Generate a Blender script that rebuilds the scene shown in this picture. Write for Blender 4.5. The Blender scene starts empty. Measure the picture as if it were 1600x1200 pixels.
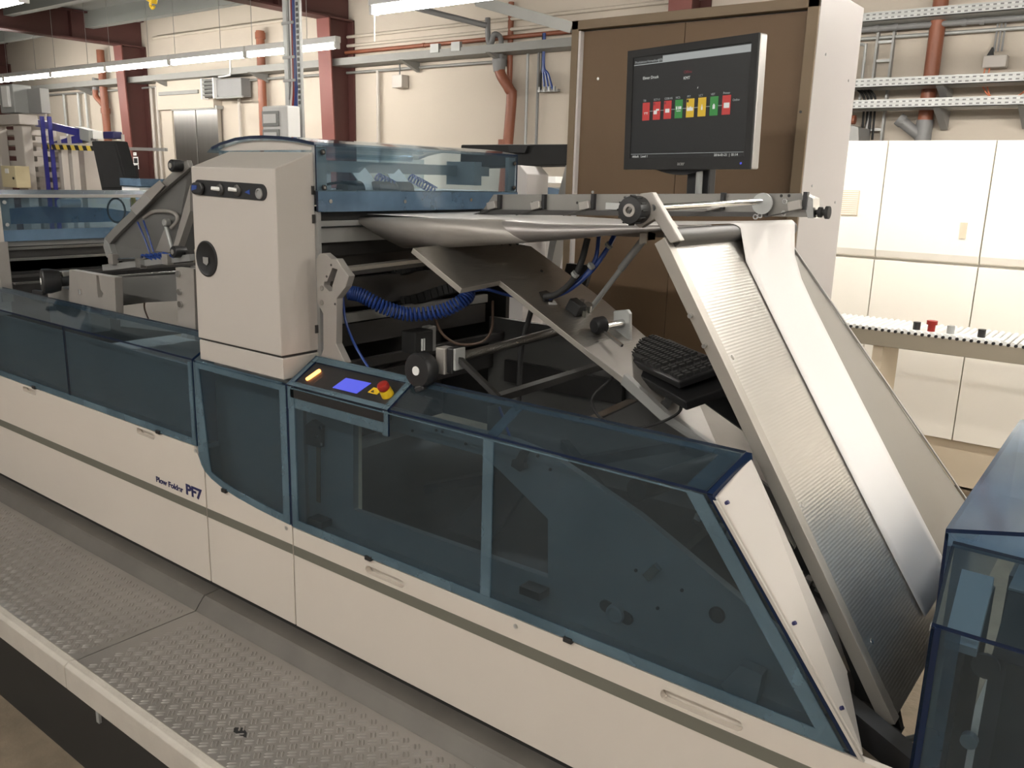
import bpy, math, random
from mathutils import Vector, Matrix, geometry
random.seed(7)
SC = bpy.context.scene
COL = SC.collection

# ---------------------------------------------------------------- camera, world, exposure
cam_data = bpy.data.cameras.new('camera')
cam_data.sensor_width = 36.0
cam_data.lens = 1343.2 / 1600.0 * 36.0
cam_data.clip_start = 0.02
cam = bpy.data.objects.new('camera', cam_data)
COL.objects.link(cam)
cam.matrix_world = Matrix(((0.789583, -0.163605, 0.591432, 0.0),
                           (0.613066, 0.168506, -0.771852, -1.5),
                           (0.026619, 0.972028, 0.233351, 1.75),
                           (0, 0, 0, 1)))
SC.camera = cam
world = bpy.data.worlds.new('hall_ambient')
SC.world = world
world.use_nodes = True
world.node_tree.nodes['Background'].inputs[0].default_value = (1.0, 0.96, 0.90, 1)
world.node_tree.nodes['Background'].inputs[1].default_value = 0.14
SC.view_settings.view_transform = 'Standard'
SC.view_settings.look = 'None'
SC.view_settings.exposure = 1.32
SC.view_settings.gamma = 1.0
SC.view_settings.use_curve_mapping = False
TUBE = 37.0          # radiance of the fluorescent tubes

# ---------------------------------------------------------------- materials
def newmat(name):
    m = bpy.data.materials.new(name)
    m.use_nodes = True
    nt = m.node_tree
    return m, nt, nt.nodes, nt.links, nt.nodes['Principled BSDF']

def paint(name, col, rough=0.5, var=0.06, scale=6.0, metal=0.0, bump=0.0, bscale=60.0, spec=0.5, stretch=(1, 1, 1)):
    """painted or metal surface: base colour broken by low-contrast noise, optional fine relief"""
    m, nt, N, L, b = newmat(name)
    tc = N.new('ShaderNodeTexCoord')
    mp = N.new('ShaderNodeMapping'); mp.inputs['Scale'].default_value = stretch
    L.new(tc.outputs['Object'], mp.inputs['Vector'])
    no = N.new('ShaderNodeTexNoise'); no.inputs['Scale'].default_value = scale; no.inputs['Detail'].default_value = 5
    L.new(mp.outputs[0], no.inputs['Vector'])
    mx = N.new('ShaderNodeMixRGB')
    mx.inputs[1].default_value = tuple(max(0, c * (1 - var)) for c in col) + (1,)
    mx.inputs[2].default_value = tuple(min(1, c * (1 + var)) for c in col) + (1,)
    L.new(no.outputs['Fac'], mx.inputs[0])
    L.new(mx.outputs[0], b.inputs['Base Color'])
    b.inputs['Roughness'].default_value = rough
    b.inputs['Metallic'].default_value = metal
    b.inputs['Specular IOR Level'].default_value = spec
    if bump:
        n2 = N.new('ShaderNodeTexNoise'); n2.inputs['Scale'].default_value = bscale; n2.inputs['Detail'].default_value = 4
        L.new(mp.outputs[0], n2.inputs['Vector'])
        bp = N.new('ShaderNodeBump'); bp.inputs['Strength'].default_value = bump; bp.inputs['Distance'].default_value = 0.01
        L.new(n2.outputs['Fac'], bp.inputs['Height']); L.new(bp.outputs[0], b.inputs['Normal'])
    return m

def emit(name, col, s, base=None):
    m, nt, N, L, b = newmat(name)
    b.inputs['Base Color'].default_value = (base or col) + (1,)
    b.inputs['Emission Color'].default_value = col + (1,)
    b.inputs['Emission Strength'].default_value = s
    return m

def acrylic(name, tint, haze_col, haze, rough=0.03, spec=1.0):
    """tinted clear sheet: transparent with colour, a fresnel gloss and a little dusty haze"""
    m = bpy.data.materials.new(name); m.use_nodes = True
    nt = m.node_tree; N = nt.nodes; L = nt.links
    N.remove(N['Principled BSDF'])
    out = N['Material Output']
    tr = N.new('ShaderNodeBsdfTransparent'); tr.inputs[0].default_value = tint + (1,)
    df = N.new('ShaderNodeBsdfDiffuse')
    tc = N.new('ShaderNodeTexCoord'); no = N.new('ShaderNodeTexNoise'); no.inputs['Scale'].default_value = 4; no.inputs['Detail'].default_value = 6
    L.new(tc.outputs['Object'], no.inputs['Vector'])
    mr = N.new('ShaderNodeMapRange'); mr.inputs[1].default_value = 0.3; mr.inputs[2].default_value = 0.75
    mr.inputs[3].default_value = haze * 0.55; mr.inputs[4].default_value = min(1, haze * 1.45)
    L.new(no.outputs['Fac'], mr.inputs[0])
    df.inputs[0].default_value = haze_col + (1,)
    m1 = N.new('ShaderNodeMixShader'); L.new(mr.outputs[0], m1.inputs[0]); L.new(tr.outputs[0], m1.inputs[1]); L.new(df.outputs[0], m1.inputs[2])
    gl = N.new('ShaderNodeBsdfGlossy'); gl.inputs['Roughness'].default_value = rough; gl.inputs[0].default_value = (.9, .95, 1, 1)
    lw = N.new('ShaderNodeLayerWeight'); lw.inputs[0].default_value = 0.5          # Schlick reflectance from the facing angle
    pw = N.new('ShaderNodeMath'); pw.operation = 'POWER'; pw.inputs[1].default_value = 5.0; L.new(lw.outputs['Facing'], pw.inputs[0])
    mu = N.new('ShaderNodeMath'); mu.operation = 'MULTIPLY_ADD'; mu.inputs[1].default_value = .9 * spec; mu.inputs[2].default_value = .04 * spec; L.new(pw.outputs[0], mu.inputs[0])
    m2 = N.new('ShaderNodeMixShader'); L.new(mu.outputs[0], m2.inputs[0]); L.new(m1.outputs[0], m2.inputs[1]); L.new(gl.outputs[0], m2.inputs[2])
    L.new(m2.outputs[0], out.inputs[0])
    return m

def ribbed(name, col, rough, axis, pitch, strength=0.35, var=0.08):
    """brushed sheet steel with fine rolled ribs running across the direction 'axis'"""
    m = paint(name, col, rough, var, 3.0, .88)
    nt = m.node_tree; N = nt.nodes; L = nt.links; b = N['Principled BSDF']
    tc = N.new('ShaderNodeTexCoord')
    dp = N.new('ShaderNodeVectorMath'); dp.operation = 'DOT_PRODUCT'; dp.inputs[1].default_value = axis
    L.new(tc.outputs['Object'], dp.inputs[0])
    mu = N.new('ShaderNodeMath'); mu.operation = 'MULTIPLY'; mu.inputs[1].default_value = 2 * math.pi / pitch
    L.new(dp.outputs['Value'], mu.inputs[0])
    sn = N.new('ShaderNodeMath'); sn.operation = 'SINE'; L.new(mu.outputs[0], sn.inputs[0])
    bp = N.new('ShaderNodeBump'); bp.inputs['Strength'].default_value = strength; bp.inputs['Distance'].default_value = pitch * 0.12
    L.new(sn.outputs[0], bp.inputs['Height']); L.new(bp.outputs[0], b.inputs['Normal'])
    return m

def hazard(name, c1, c2, k, axis):
    m, nt, N, L, b = newmat(name)
    tc = N.new('ShaderNodeTexCoord')
    dp = N.new('ShaderNodeVectorMath'); dp.operation = 'DOT_PRODUCT'; dp.inputs[1].default_value = axis
    L.new(tc.outputs['Object'], dp.inputs[0])
    mu = N.new('ShaderNodeMath'); mu.operation = 'MULTIPLY'; mu.inputs[1].default_value = k; L.new(dp.outputs['Value'], mu.inputs[0])
    fr = N.new('ShaderNodeMath'); fr.operation = 'FRACT'; L.new(mu.outputs[0], fr.inputs[0])
    gt = N.new('ShaderNodeMath'); gt.operation = 'GREATER_THAN'; gt.inputs[1].default_value = 0.5; L.new(fr.outputs[0], gt.inputs[0])
    mx = N.new('ShaderNodeMixRGB'); mx.inputs[1].default_value = c1 + (1,); mx.inputs[2].default_value = c2 + (1,)
    L.new(gt.outputs[0], mx.inputs[0]); L.new(mx.outputs[0], b.inputs['Base Color'])
    return m

M = dict(
    cream=paint('cream_machine_paint', (.66, .60, .53), .45, .03, 2.5, bump=.03, bscale=900),
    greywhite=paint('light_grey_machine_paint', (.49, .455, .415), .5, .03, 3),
    white=paint('white_laminate', (.60, .57, .555), .5, .03, 3),
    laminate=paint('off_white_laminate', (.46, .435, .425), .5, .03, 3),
    stripe=paint('olive_grey_stripe', (.15, .145, .115), .5, .05, 5),
    acr=acrylic('blue_tinted_acrylic', (.80, .88, .93), (.24, .36, .47), .07),
    acr_f=acrylic('blue_tinted_acrylic_guard', (.57, .66, .72), (.25, .31, .35), .055),
    acr_dark=acrylic('dark_blue_acrylic', (.45, .58, .70), (.20, .31, .44), .50, .08),
    acr_edge=paint('navy_acrylic_edge', (.004, .013, .042), .15, .1, 8),
    acr_band=acrylic('pale_blue_acrylic_flange', (.60, .72, .79), (.17, .25, .30), .50, .12, .6),
    acr_lid=acrylic('smoked_blue_acrylic_lid', (.50, .62, .74), (.20, .29, .42), .30, .10, 1.2),
    alu=paint('milled_aluminium', (.62, .60, .57), .38, .06, 9, .85, bump=.05, bscale=300, stretch=(1, 6, 1)),
    alu_p=paint('pale_cast_aluminium', (.36, .338, .312), .45, .10, 12, .4),
    beam=paint('grey_beam_aluminium', (.24, .23, .215), .45, .05, 9, .3),
    edge=paint('brushed_edge_aluminium', (.36, .335, .30), .42, .08, 9, .5, stretch=(1, 6, 1)),
    steel=paint('bright_steel', (.60, .60, .59), .25, .06, 14, 1.0),
    chrome=paint('chrome', (.82, .82, .81), .10, .02, 5, 1.0),
    dsteel=paint('dark_steel', (.075, .072, .07), .45, .15, 6, .6),
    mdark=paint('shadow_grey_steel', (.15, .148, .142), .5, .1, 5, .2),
    gsteel=paint('grey_painted_steel', (.30, .30, .29), .5, .06, 5, .2),
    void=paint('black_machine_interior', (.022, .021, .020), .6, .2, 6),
    blk=paint('black_plastic', (.016, .016, .017), .42, .15, 12),
    blk2=paint('matt_black_plastic', (.028, .028, .028), .6, .15, 12, spec=.25),
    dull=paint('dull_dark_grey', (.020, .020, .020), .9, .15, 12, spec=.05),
    rubber=paint('black_rubber', (.02, .02, .02), .75, .2, 20),
    bhose=paint('blue_air_hose', (.02, .055, .24), .3, .15, 20),
    brownhose=paint('brown_hose', (.10, .06, .04), .5, .1, 10),
    paper=paint('white_paper', (.82, .79, .77), .75, .012, 2),
    former=paint('grey_former_sheet', (.33, .31, .30), .42, .05, 5, .55),
    concrete=paint('worn_concrete', (.20, .158, .11), .75, .5, 9, bump=.3, bscale=40),
    tread=paint('worn_tread_plate', (.36, .34, .315), .38, .18, 4, .6),
    trim=paint('scuffed_cream_edge', (.55, .51, .45), .5, .20, 9, bump=.1, bscale=80),
    ledge=paint('grey_steel_ledge', (.15, .138, .122), .55, .25, 7, .3),
    wall=paint('cream_plaster_wall', (.53, .475, .40), .85, .10, 1.1, bump=.15, bscale=25),
    ceil=paint('grey_green_roof_deck', (.24, .25, .235), .7, .08, 2),
    redsteel=paint('oxide_red_steel', (.085, .030, .026), .55, .15, 3),
    redsteel_lit=paint('oxide_red_steel_lit', (.17, .055, .045), .55, .12, 3),  # same red steel, with light painted into the colour of the front flange
    pvc=paint('brown_drain_pipe', (.25, .085, .045), .45, .15, 5),
    gpvc=paint('grey_drain_pipe', (.20, .20, .20), .5, .1, 5),
    galv=paint('galvanised_steel', (.42, .43, .42), .5, .10, 10, .4),
    dgalv=paint('dull_grey_tray', (.27, .27, .255), .6, .10, 8, .2),
    mdf=paint('brown_hardboard', (.148, .092, .050), .65, .07, 2.5),
    mdfedge=paint('brown_board_edge', (.20, .145, .09), .65, .08, 6),
    press=paint('cream_press_cover', (.86, .82, .74), .5, .02, 2),
    rail=paint('taupe_conveyor_rail', (.27, .235, .18), .5, .04, 3),
    pressd=paint('beige_press_plinth', (.62, .53, .40), .6, .04, 2),
    elev=paint('elevator_steel', (.42, .41, .39), .28, .08, 3, 1.0, stretch=(8, 8, .5)),
    yellowbox=paint('pale_yellow_enclosure', (.62, .54, .34), .5, .04, 4),
    yellow=paint('yellow_plastic', (.75, .50, .02), .4, .05, 10),
    red=paint('red_plastic', (.30, .018, .012), .35, .08, 10),
    navy=paint('navy_lettering', (.02, .02, .09), .5, .05, 10),
    bluebar=paint('blue_profile', (.03, .03, .22), .4, .08, 5),
    orange=paint('orange_sign', (.75, .24, .12), .6, .05, 5),
    whitep=paint('white_plastic', (.80, .80, .78), .4, .03, 5),
    greyp=paint('grey_plastic', (.30, .31, .30), .5, .05, 5),
    silver=paint('silver_plastic', (.50, .49, .47), .35, .05, 8, .6),
    tube=emit('lit_fluorescent_tube', (1.0, .95, .88), TUBE, (.9, .9, .9)),
    screen=emit('dark_lcd_screen', (.030, .031, .031), .10, (.004, .004, .004)),
    lit_blue=emit('lit_blue_display', (.10, .12, .75), .40, (.01, .01, .05)),
    lit_orange=emit('lit_orange_lamp', (1.0, .30, .06), 2.6, (.6, .2, .05)),
    scr_red=emit('screen_red', (.50, .045, .04), .33, (.02, 0, 0)),
    scr_grn=emit('screen_green', (.04, .22, .05), .33, (0, .02, 0)),
    scr_yel=emit('screen_yellow', (.66, .42, .03), .33, (.02, .02, 0)),
    scr_wht=emit('screen_white', (.70, .71, .66), .33, (.02, .02, .02)),
    scr_gry=emit('screen_grey', (.36, .38, .37), .33, (.02, .02, .02)),
    scr_dim=emit('screen_dark_red', (.24, .03, .04), .33, (.02, 0, 0)),
    glint=emit('blue_power_led', (.05, .06, .5), .5, (.01, .01, .05)),
    hazard=hazard('yellow_black_tape', (.70, .52, .08), (.02, .02, .02), 6.0, (1, 0, .6)),
)
DIR = (0.5346, 0.0, -0.8451)       # down the slope of the plow board
NRM = (0.8451, 0.0, 0.5346)
DIR2 = (0.8833, 0.0, -0.4688)      # down the slope of the lower board
NRM2 = (0.4688, 0.0, 0.8833)
M['board'] = ribbed('ribbed_steel_plow_board', (.49, .475, .45), .30, DIR, .0075, .12)
M['board2'] = ribbed('ribbed_steel_lower_board', (.34, .325, .30), .34, DIR2, .008, .12)
M['screwthread'] = ribbed('threaded_steel', (.20, .19, .18), .4, (0, 1, 0), .006, .8)

# ---------------------------------------------------------------- geometry helpers
class G:
    """collects polygons; build() links them as ONE mesh object"""
    def __init__(s):
        s.v = []; s.f = []; s.m = []
    def add(s, vs, fs, mi=0):
        o = len(s.v); s.v += [tuple(v) for v in vs]
        for f in fs:
            s.f.append([i + o for i in f]); s.m.append(mi)
        return s
    def box(s, x0, x1, y0, y1, z0, z1, mi=0):
        if x0 > x1: x0, x1 = x1, x0
        if y0 > y1: y0, y1 = y1, y0
        if z0 > z1: z0, z1 = z1, z0
        vs = [(x, y, z) for z in (z0, z1) for y in (y0, y1) for x in (x0, x1)]
        return s.add(vs, [(0, 2, 3, 1), (4, 5, 7, 6), (0, 1, 5, 4), (2, 6, 7, 3), (0, 4, 6, 2), (1, 3, 7, 5)], mi)
    def obox(s, c, a, b, d, mi=0):
        c, a, b, d = Vector(c), Vector(a), Vector(b), Vector(d)
        if a.cross(b).dot(d) < 0: a, b = b, a
        vs = [c + i * a + j * b + k * d for k in (-1, 1) for j in (-1, 1) for i in (-1, 1)]
        return s.add(vs, [(0, 2, 3, 1), (4, 5, 7, 6), (0, 1, 5, 4), (2, 6, 7, 3), (0, 4, 6, 2), (1, 3, 7, 5)], mi)
    def bar(s, p, q, w, h, up=(0, 0, 1), mi=0):
        p, q = Vector(p), Vector(q); d = q - p; t = d.normalized()
        u = Vector(up); sd = t.cross(u)
        if sd.length < 1e-4: sd = t.cross(Vector((0, 1, 0)))
        sd.normalize(); n = sd.cross(t)
        return s.obox((p + q) / 2, d / 2, sd * (w / 2), n * (h / 2), mi)
    def prism(s, pts, vec, mi=0, side=None):
        pts = [Vector(p) for p in pts]; vec = Vector(vec); n = len(pts)
        nrm = Vector((0, 0, 0))
        for i in range(n):
            nrm += pts[i].cross(pts[(i + 1) % n])
        if nrm.dot(vec) > 0: pts = pts[::-1]
        vs = pts + [p + vec for p in pts]
        s.add(vs, [list(range(n)), list(range(2 * n - 1, n - 1, -1))], mi)
        o = len(s.v) - 2 * n
        for i in range(n):
            j = (i + 1) % n
            s.f.append([o + j, o + i, o + n + i, o + n + j]); s.m.append(mi if side is None else side)
        return s
    def cyl(s, p, q, r, n=16, r2=None, mi=0, cap=True):
        p, q = Vector(p), Vector(q); t = (q - p).normalized(); r2 = r if r2 is None else r2
        a = t.orthogonal().normalized(); b = t.cross(a)
        vs = []
        for c, rr in ((p, r), (q, r2)):
            for i in range(n):
                th = 2 * math.pi * i / n
                vs.append(c + rr * (math.cos(th) * a + math.sin(th) * b))
        fs = [(i, (i + 1) % n, n + (i + 1) % n, n + i) for i in range(n)]
        if cap: fs += [list(range(n - 1, -1, -1)), list(range(n, 2 * n))]
        return s.add(vs, fs, mi)
    def lathe(s, p, axis, prof, n=20, mi=0):
        """prof: list of (distance along axis, radius)"""
        for (d0, r0), (d1, r1) in zip(prof, prof[1:]):
            ax = Vector(axis).normalized(); P = Vector(p)
            a = ax.orthogonal().normalized(); b = ax.cross(a)
            vs = []
            for d, r in ((d0, r0), (d1, r1)):
                for i in range(n):
                    th = 2 * math.pi * i / n
                    vs.append(P + ax * d + max(r, 1e-5) * (math.cos(th) * a + math.sin(th) * b))
            s.add(vs, [(i, (i + 1) % n, n + (i + 1) % n, n + i) for i in range(n)], mi)
        return s
    def tube(s, pts, r, n=8, mi=0):
        pts = [Vector(p) for p in pts]
        vs = []; prev = None
        for i, p in enumerate(pts):
            t = (pts[min(i + 1, len(pts) - 1)] - pts[max(i - 1, 0)]).normalized()
            if prev is None: a = t.orthogonal().normalized()
            else:
                a = prev - t * prev.dot(t)
                a = a.normalized() if a.length > 1e-6 else t.orthogonal().normalized()
            prev = a; b = t.cross(a)
            for k in range(n):
                th = 2 * math.pi * k / n
                vs.append(p + r * (math.cos(th) * a + math.sin(th) * b))
        fs = []
        for i in range(len(pts) - 1):
            for k in range(n):
                j = (k + 1) % n
                fs.append((i * n + k, i * n + j, (i + 1) * n + j, (i + 1) * n + k))
        fs += [list(range(n - 1, -1, -1)), list(range((len(pts) - 1) * n, len(pts) * n))]
        return s.add(vs, fs, mi)
    def holed(s, outer, holes, fn, w0, w1, mi=0, side=None):
        """flat plate with openings: loops in 2-D, fn(u, v, w) -> 3-D point"""
        loops = [outer] + holes
        flat = [p for l in loops for p in l]
        tris = geometry.tessellate_polygon([[Vector((p[0], p[1], 0)) for p in l] for l in loops])
        n = len(flat)
        vs = [fn(u, v, w0) for u, v in flat] + [fn(u, v, w1) for u, v in flat]
        s.add(vs, [t for t in tris] + [tuple(i + n for i in reversed(t)) for t in tris], mi)
        o = len(s.v) - 2 * n; k = 0
        for l in loops:
            for i in range(len(l)):
                a, b = k + i, k + (i + 1) % len(l)
                s.f.append([o + a, o + b, o + n + b, o + n + a]); s.m.append(mi if side is None else side)
            k += len(l)
        return s
    def grid(s, rows, mi=0, thick=None):
        """surface from rows of points"""
        nr, nc = len(rows), len(rows[0])
        vs = [p for r in rows for p in r]
        return s.add(vs, [(i * nc + j, i * nc + j + 1, (i + 1) * nc + j + 1, (i + 1) * nc + j) for i in range(nr - 1) for j in range(nc - 1)], mi)
    def build(s, name, mats, parent=None, smooth=False, bevel=0.0, solid=0.0, recalc=True):
        me = bpy.data.meshes.new(name)
        me.from_pydata(s.v, [], s.f)
        if not isinstance(mats, (list, tuple)): mats = [mats]
        for mm in mats: me.materials.append(M[mm] if isinstance(mm, str) else mm)
        me.polygons.foreach_set('material_index', s.m)
        me.update()
        if recalc:
            import bmesh
            bm = bmesh.new(); bm.from_mesh(me)
            if smooth: bmesh.ops.remove_doubles(bm, verts=bm.verts, dist=1e-5)
            bmesh.ops.recalc_face_normals(bm, faces=bm.faces)
            bm.to_mesh(me); bm.free()
        if smooth:
            me.polygons.foreach_set('use_smooth', [True] * len(me.polygons))
            me.set_sharp_from_angle(angle=math.radians(38))
        o = bpy.data.objects.new(name, me)
        COL.objects.link(o)
        if solid:
            md = o.modifiers.new('thickness', 'SOLIDIFY'); md.thickness = solid; md.offset = 0
        if bevel:
            md = o.modifiers.new('edge_round', 'BEVEL'); md.width = bevel; md.segments = 2
            md.limit_method = 'ANGLE'; md.angle_limit = math.radians(40)
        if parent is not None: attach(o, parent)
        return o

def attach(o, parent):
    o.parent = parent
    o.matrix_parent_inverse = parent_world(parent).inverted()

def parent_world(p):
    m = p.matrix_basis.copy()
    if p.parent: m = parent_world(p.parent) @ p.matrix_parent_inverse @ m
    return m

def tag(o, label, cat, group=None):
    o['label'] = label; o['category'] = cat
    if group: o['group'] = group
    return o

def thing(name, label, cat, loc=(0, 0, 0), group=None):
    o = bpy.data.objects.new(name, None); COL.objects.link(o)
    o.location = loc; o.empty_display_size = .1
    return tag(o, label, cat, group)

def struct(o):
    o['kind'] = 'structure'; return o

def copy_tree(o, off, parent=None):
    c = o.copy(); COL.objects.link(c)
    if parent is None: c.location = Vector(o.location) + Vector(off)
    else: c.parent = parent
    for ch in list(o.children): copy_tree(ch, off, c)
    return c

def pane(pts, vec, name, parent, mat='acr', edge='acr_edge'):
    return G().prism(pts, vec, 0, 1).build(name, [mat, edge], parent)

def arc(c, r, a0, a1, n):
    return [(c[0] + r * math.cos(math.radians(a0 + (a1 - a0) * i / n)), c[1] + r * math.sin(math.radians(a0 + (a1 - a0) * i / n))) for i in range(n + 1)]

def slot_loop(p, q, r, n=8):
    """rounded slot between two 2-D points"""
    p, q = Vector(p), Vector(q); a = math.degrees(math.atan2(q.y - p.y, q.x - p.x))
    return arc(q, r, a - 90, a + 90, n) + arc(p, r, a + 90, a + 270, n)

def circ(c, r, n=20):
    return [(c[0] + r * math.cos(2 * math.pi * i / n), c[1] + r * math.sin(2 * math.pi * i / n)) for i in range(n)]

def XZ(u, v, w): return (u, w, v)
def YZ(u, v, w): return (w, u, v)
def XY(u, v, w): return (u, v, w)

def smooth_path(pts, n=6):
    """Catmull-Rom through the points"""
    P = [Vector(p) for p in pts]; P = [2 * P[0] - P[1]] + P + [2 * P[-1] - P[-2]]
    out = []
    for i in range(1, len(P) - 2):
        for k in range(n):
            t = k / n; a, b, c, d = P[i - 1], P[i], P[i + 1], P[i + 2]
            out.append(0.5 * ((2 * b) + (c - a) * t + (2 * a - 5 * b + 4 * c - d) * t * t + (3 * b - a - 3 * c + d) * t ** 3))
    out.append(P[-2]); return out

def coil_path(path, R, turns, per=10):
    """helix of radius R wound round a polyline"""
    P = [Vector(p) for p in path]; out = []; N = turns * per; a = None
    seg = len(P) - 1
    for i in range(N + 1):
        s = i / N * seg; k = min(int(s), seg - 1); p = P[k].lerp(P[k + 1], s - k)
        t = (P[min(k + 1, seg)] - P[k]).normalized()
        a = t.orthogonal().normalized() if a is None else (a - t * a.dot(t)).normalized()
        b = t.cross(a); th = 2 * math.pi * i / per
        out.append(p + R * (math.cos(th) * a + math.sin(th) * b))
    return out

def text(body, size, mat, name, parent, origin, ux, uy, depth=.0004, align='LEFT', bold=0.0, sx=1.0):
    """flat lettering: origin = lower-left, ux / uy = unit directions of the line and of the letters' height"""
    cu = bpy.data.curves.new(name, 'FONT'); cu.body = body; cu.size = size; cu.extrude = depth; cu.align_x = align; cu.offset = bold
    tmp = bpy.data.objects.new(name, cu); COL.objects.link(tmp)
    dg = bpy.context.evaluated_depsgraph_get(); dg.update()
    me = bpy.data.meshes.new_from_object(tmp.evaluated_get(dg))
    bpy.data.objects.remove(tmp); bpy.data.curves.remove(cu)
    ux, uy = Vector(ux).normalized(), Vector(uy).normalized(); uz = ux.cross(uy); o = Vector(origin)
    for v in me.vertices: v.co = o + ux * v.co.x * sx + uy * v.co.y + uz * v.co.z
    me.materials.clear(); me.materials.append(M[mat]); me.name = name
    ob = bpy.data.objects.new(name, me); COL.objects.link(ob)
    if parent is not None: attach(ob, parent)
    return ob

# ================================================================ the setting
def slab(name, x0, x1, y0, y1, z0, z1, mat):
    return struct(G().box(x0, x1, y0, y1, z0, z1).build(name, mat))
slab('floor', -21, 7, -8, 6.3, -.1, 0, 'concrete')
slab('wall_back', -21, 7, 6.0, 6.3, 0, 4.2, 'wall')
slab('wall_left', -21.3, -21, -8, 6.3, 0, 4.2, 'wall')
slab('wall_right', 7, 7.3, -8, 6.3, 0, 4.2, 'wall')
slab('ceiling', -21, 7, -8, 6.3, 3.9, 4.1, 'ceil')
for i, y in enumerate((5.2, 4.1, 3.0, 1.8, .4, -1.2, -3.0)):
    struct(G().box(-21, 7, y - .06, y + .06, 3.68, 3.9).build('trim_%d' % (i + 1), 'ceil'))

# portal frames: haunched column and roof girder, one thing each
def portal(x, label, ytop, ybot):
    t = thing('steel_portal_frame', label, 'column', (x, 6, 0), 'oxide red portal frames of the hall')
    w = .11
    g = G().prism([(x - .012, 5.99, 0), (x - .012, ybot - .03, 0), (x - .012, ytop, 3.52), (x - .012, 5.99, 3.52)], (.024, 0, 0))
    g.build('column_web', 'redsteel', t)
    G().prism([(x - w, ybot - .03, 0), (x + w, ybot - .03, 0), (x + w, ytop, 3.52), (x - w, ytop, 3.52)], (0, -.02, 0)).build('column_flange', 'redsteel_lit', t)
    G().box(x - w, x + w, 5.97, 5.995, 0, 3.52).build('column_flange', 'redsteel', t)
    G().box(x - .012, x + .012, -7.9, 5.99, 3.52, 3.88).build('girder_web', 'redsteel', t)
    G().box(x - w, x + w, -7.9, 5.99, 3.50, 3.52).build('girder_flange', 'redsteel', t)
    G().box(x - w, x + w, -7.9, 5.99, 3.87, 3.89).build('girder_flange', 'redsteel', t)
    for y in (4.9, 3.6, 2.2):
        G().box(x - .1, x + .1, y, y + .012, 3.52, 3.87).build('stiffener', 'redsteel', t)
    return t
portal(-17.6, 'dark red steel portal column at the far left edge of the photo', 5.62, 5.77)
portal(-13.0, 'dark red steel portal column with black stickers left of the elevator', 5.62, 5.77)
portal(-8.37, 'dark red tapered steel column beside the white fuse box', 5.62, 5.77)
portal(-3.75, 'dark red steel portal frame mostly hidden behind the brown partition', 5.62, 5.77)

# elevator in the back wall
d1 = struct(G().box(-12.45, -11.02, 5.86, 6.02, 2.59, 3.0).box(-12.45, -12.12, 5.93, 6.02, 0, 2.6).build('door_1', 'wall'))
G().box(-12.42, -12.14, 5.90, 5.93, 0, 2.58).build('door_jamb', 'wall', d1)
for x0, x1 in ((-12.10, -11.54), (-11.52, -11.0)):
    G().box(x0, x1, 5.90, 5.96, 0, 2.575).build('door_leaf', 'elev', d1, bevel=.004)
G().box(-12.12, -10.98, 5.88, 5.99, 2.575, 2.62).build('door_header', 'galv', d1)
for a, b in (((254, 135), (262, 170)), ((330, 132), (338, 165))):
    pass
G().box(-12.55, -12.44, 5.95, 5.99, 2.62, 2.98).build('render_patch', 'dgalv', d1)
G().box(-11.28, -11.18, 5.95, 5.99, 2.66, 2.98).build('render_patch', 'dgalv', d1)
G().box(-12.36, -11.35, 5.835, 5.86, 2.79, 2.84).build('render_patch', 'dgalv', d1)

# heater / ventilation unit right of the elevator
h = thing('ventilation_unit', 'grey metal ventilation box with louvre under the wall cable tray', 'ventilator', (-10.7, 5.75, 2.74))
G().box(-10.84, -10.28, 5.80, 5.96, 2.71, 2.95).build('casing', 'gpvc', h, bevel=.01)
G().box(-11.13, -10.87, 5.80, 5.90, 2.72, 2.96).build('louvre_back', 'void', h)
for i in range(5):
    G().bar((-11.12, 5.78, 2.745 + i * .05), (-10.88, 5.78, 2.745 + i * .05), .04, .010, (0, .6, 1)).build('slat', 'galv', h)
for x in (-11.14, -10.86):
    G().box(x - .012, x + .012, 5.76, 5.9, 2.70, 2.97).build('louvre_frame', 'whitep', h)
G().cyl((-10.8, 5.77, 2.70), (-10.2, 5.77, 2.70), .013, 8).build('water_pipe', 'galv', h)
G().tube(smooth_path([(-10.35, 5.70, 3.2), (-10.36, 5.70, 3.0), (-10.42, 5.70, 2.97), (-10.7, 5.75, 2.97)], 5), .012, 8).build('water_pipe', 'whitep', h)

# ---------------------------------------------------------------- pipes, trays and conduits on the back wall
def pipe(name, label, cat, pts, r, mat, group=None, n=12, collars=()):
    o = thing(name, label, cat, pts[0], group)
    G().tube(pts, r, n).build('pipe_run', mat, o, smooth=True)
    for c, axis in collars:
        a = Vector(axis).normalized() * r * .7; c = Vector(c)
        G().cyl(c - a, c + a, r * 1.22, n).build('collar', mat, o, smooth=True)
    return o
YW = 5.95
pipe('wall_pipe', 'upper thin pale pipe along the back wall right of the red column', 'pipe', [(-8.34, YW, 3.335), (-2.0, YW, 3.335)], .018, 'wall', 'thin pipes on the back wall')
pipe('wall_pipe', 'lower thin pale pipe just above the red-brown pipe on the back wall', 'pipe', [(-8.34, YW, 3.235), (-2.0, YW, 3.235)], .018, 'wall', 'thin pipes on the back wall')
pipe('wall_pipe', 'long red-brown pipe running above the cable tray on the back wall', 'pipe', [(-8.34, YW - .03, 3.155), (-2.4, YW - .03, 3.155)], .022, 'pvc', 'thin pipes on the back wall',
     collars=[((-7.05, YW - .03, 3.155), (1, 0, 0))])
pipe('wall_pipe', 'thin dark pipe just beneath the grey cable tray on the back wall', 'pipe', [(-16.5, YW, 2.93), (-5.9, YW, 2.93)], .016, 'dgalv', 'thin pipes on the back wall')
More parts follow.
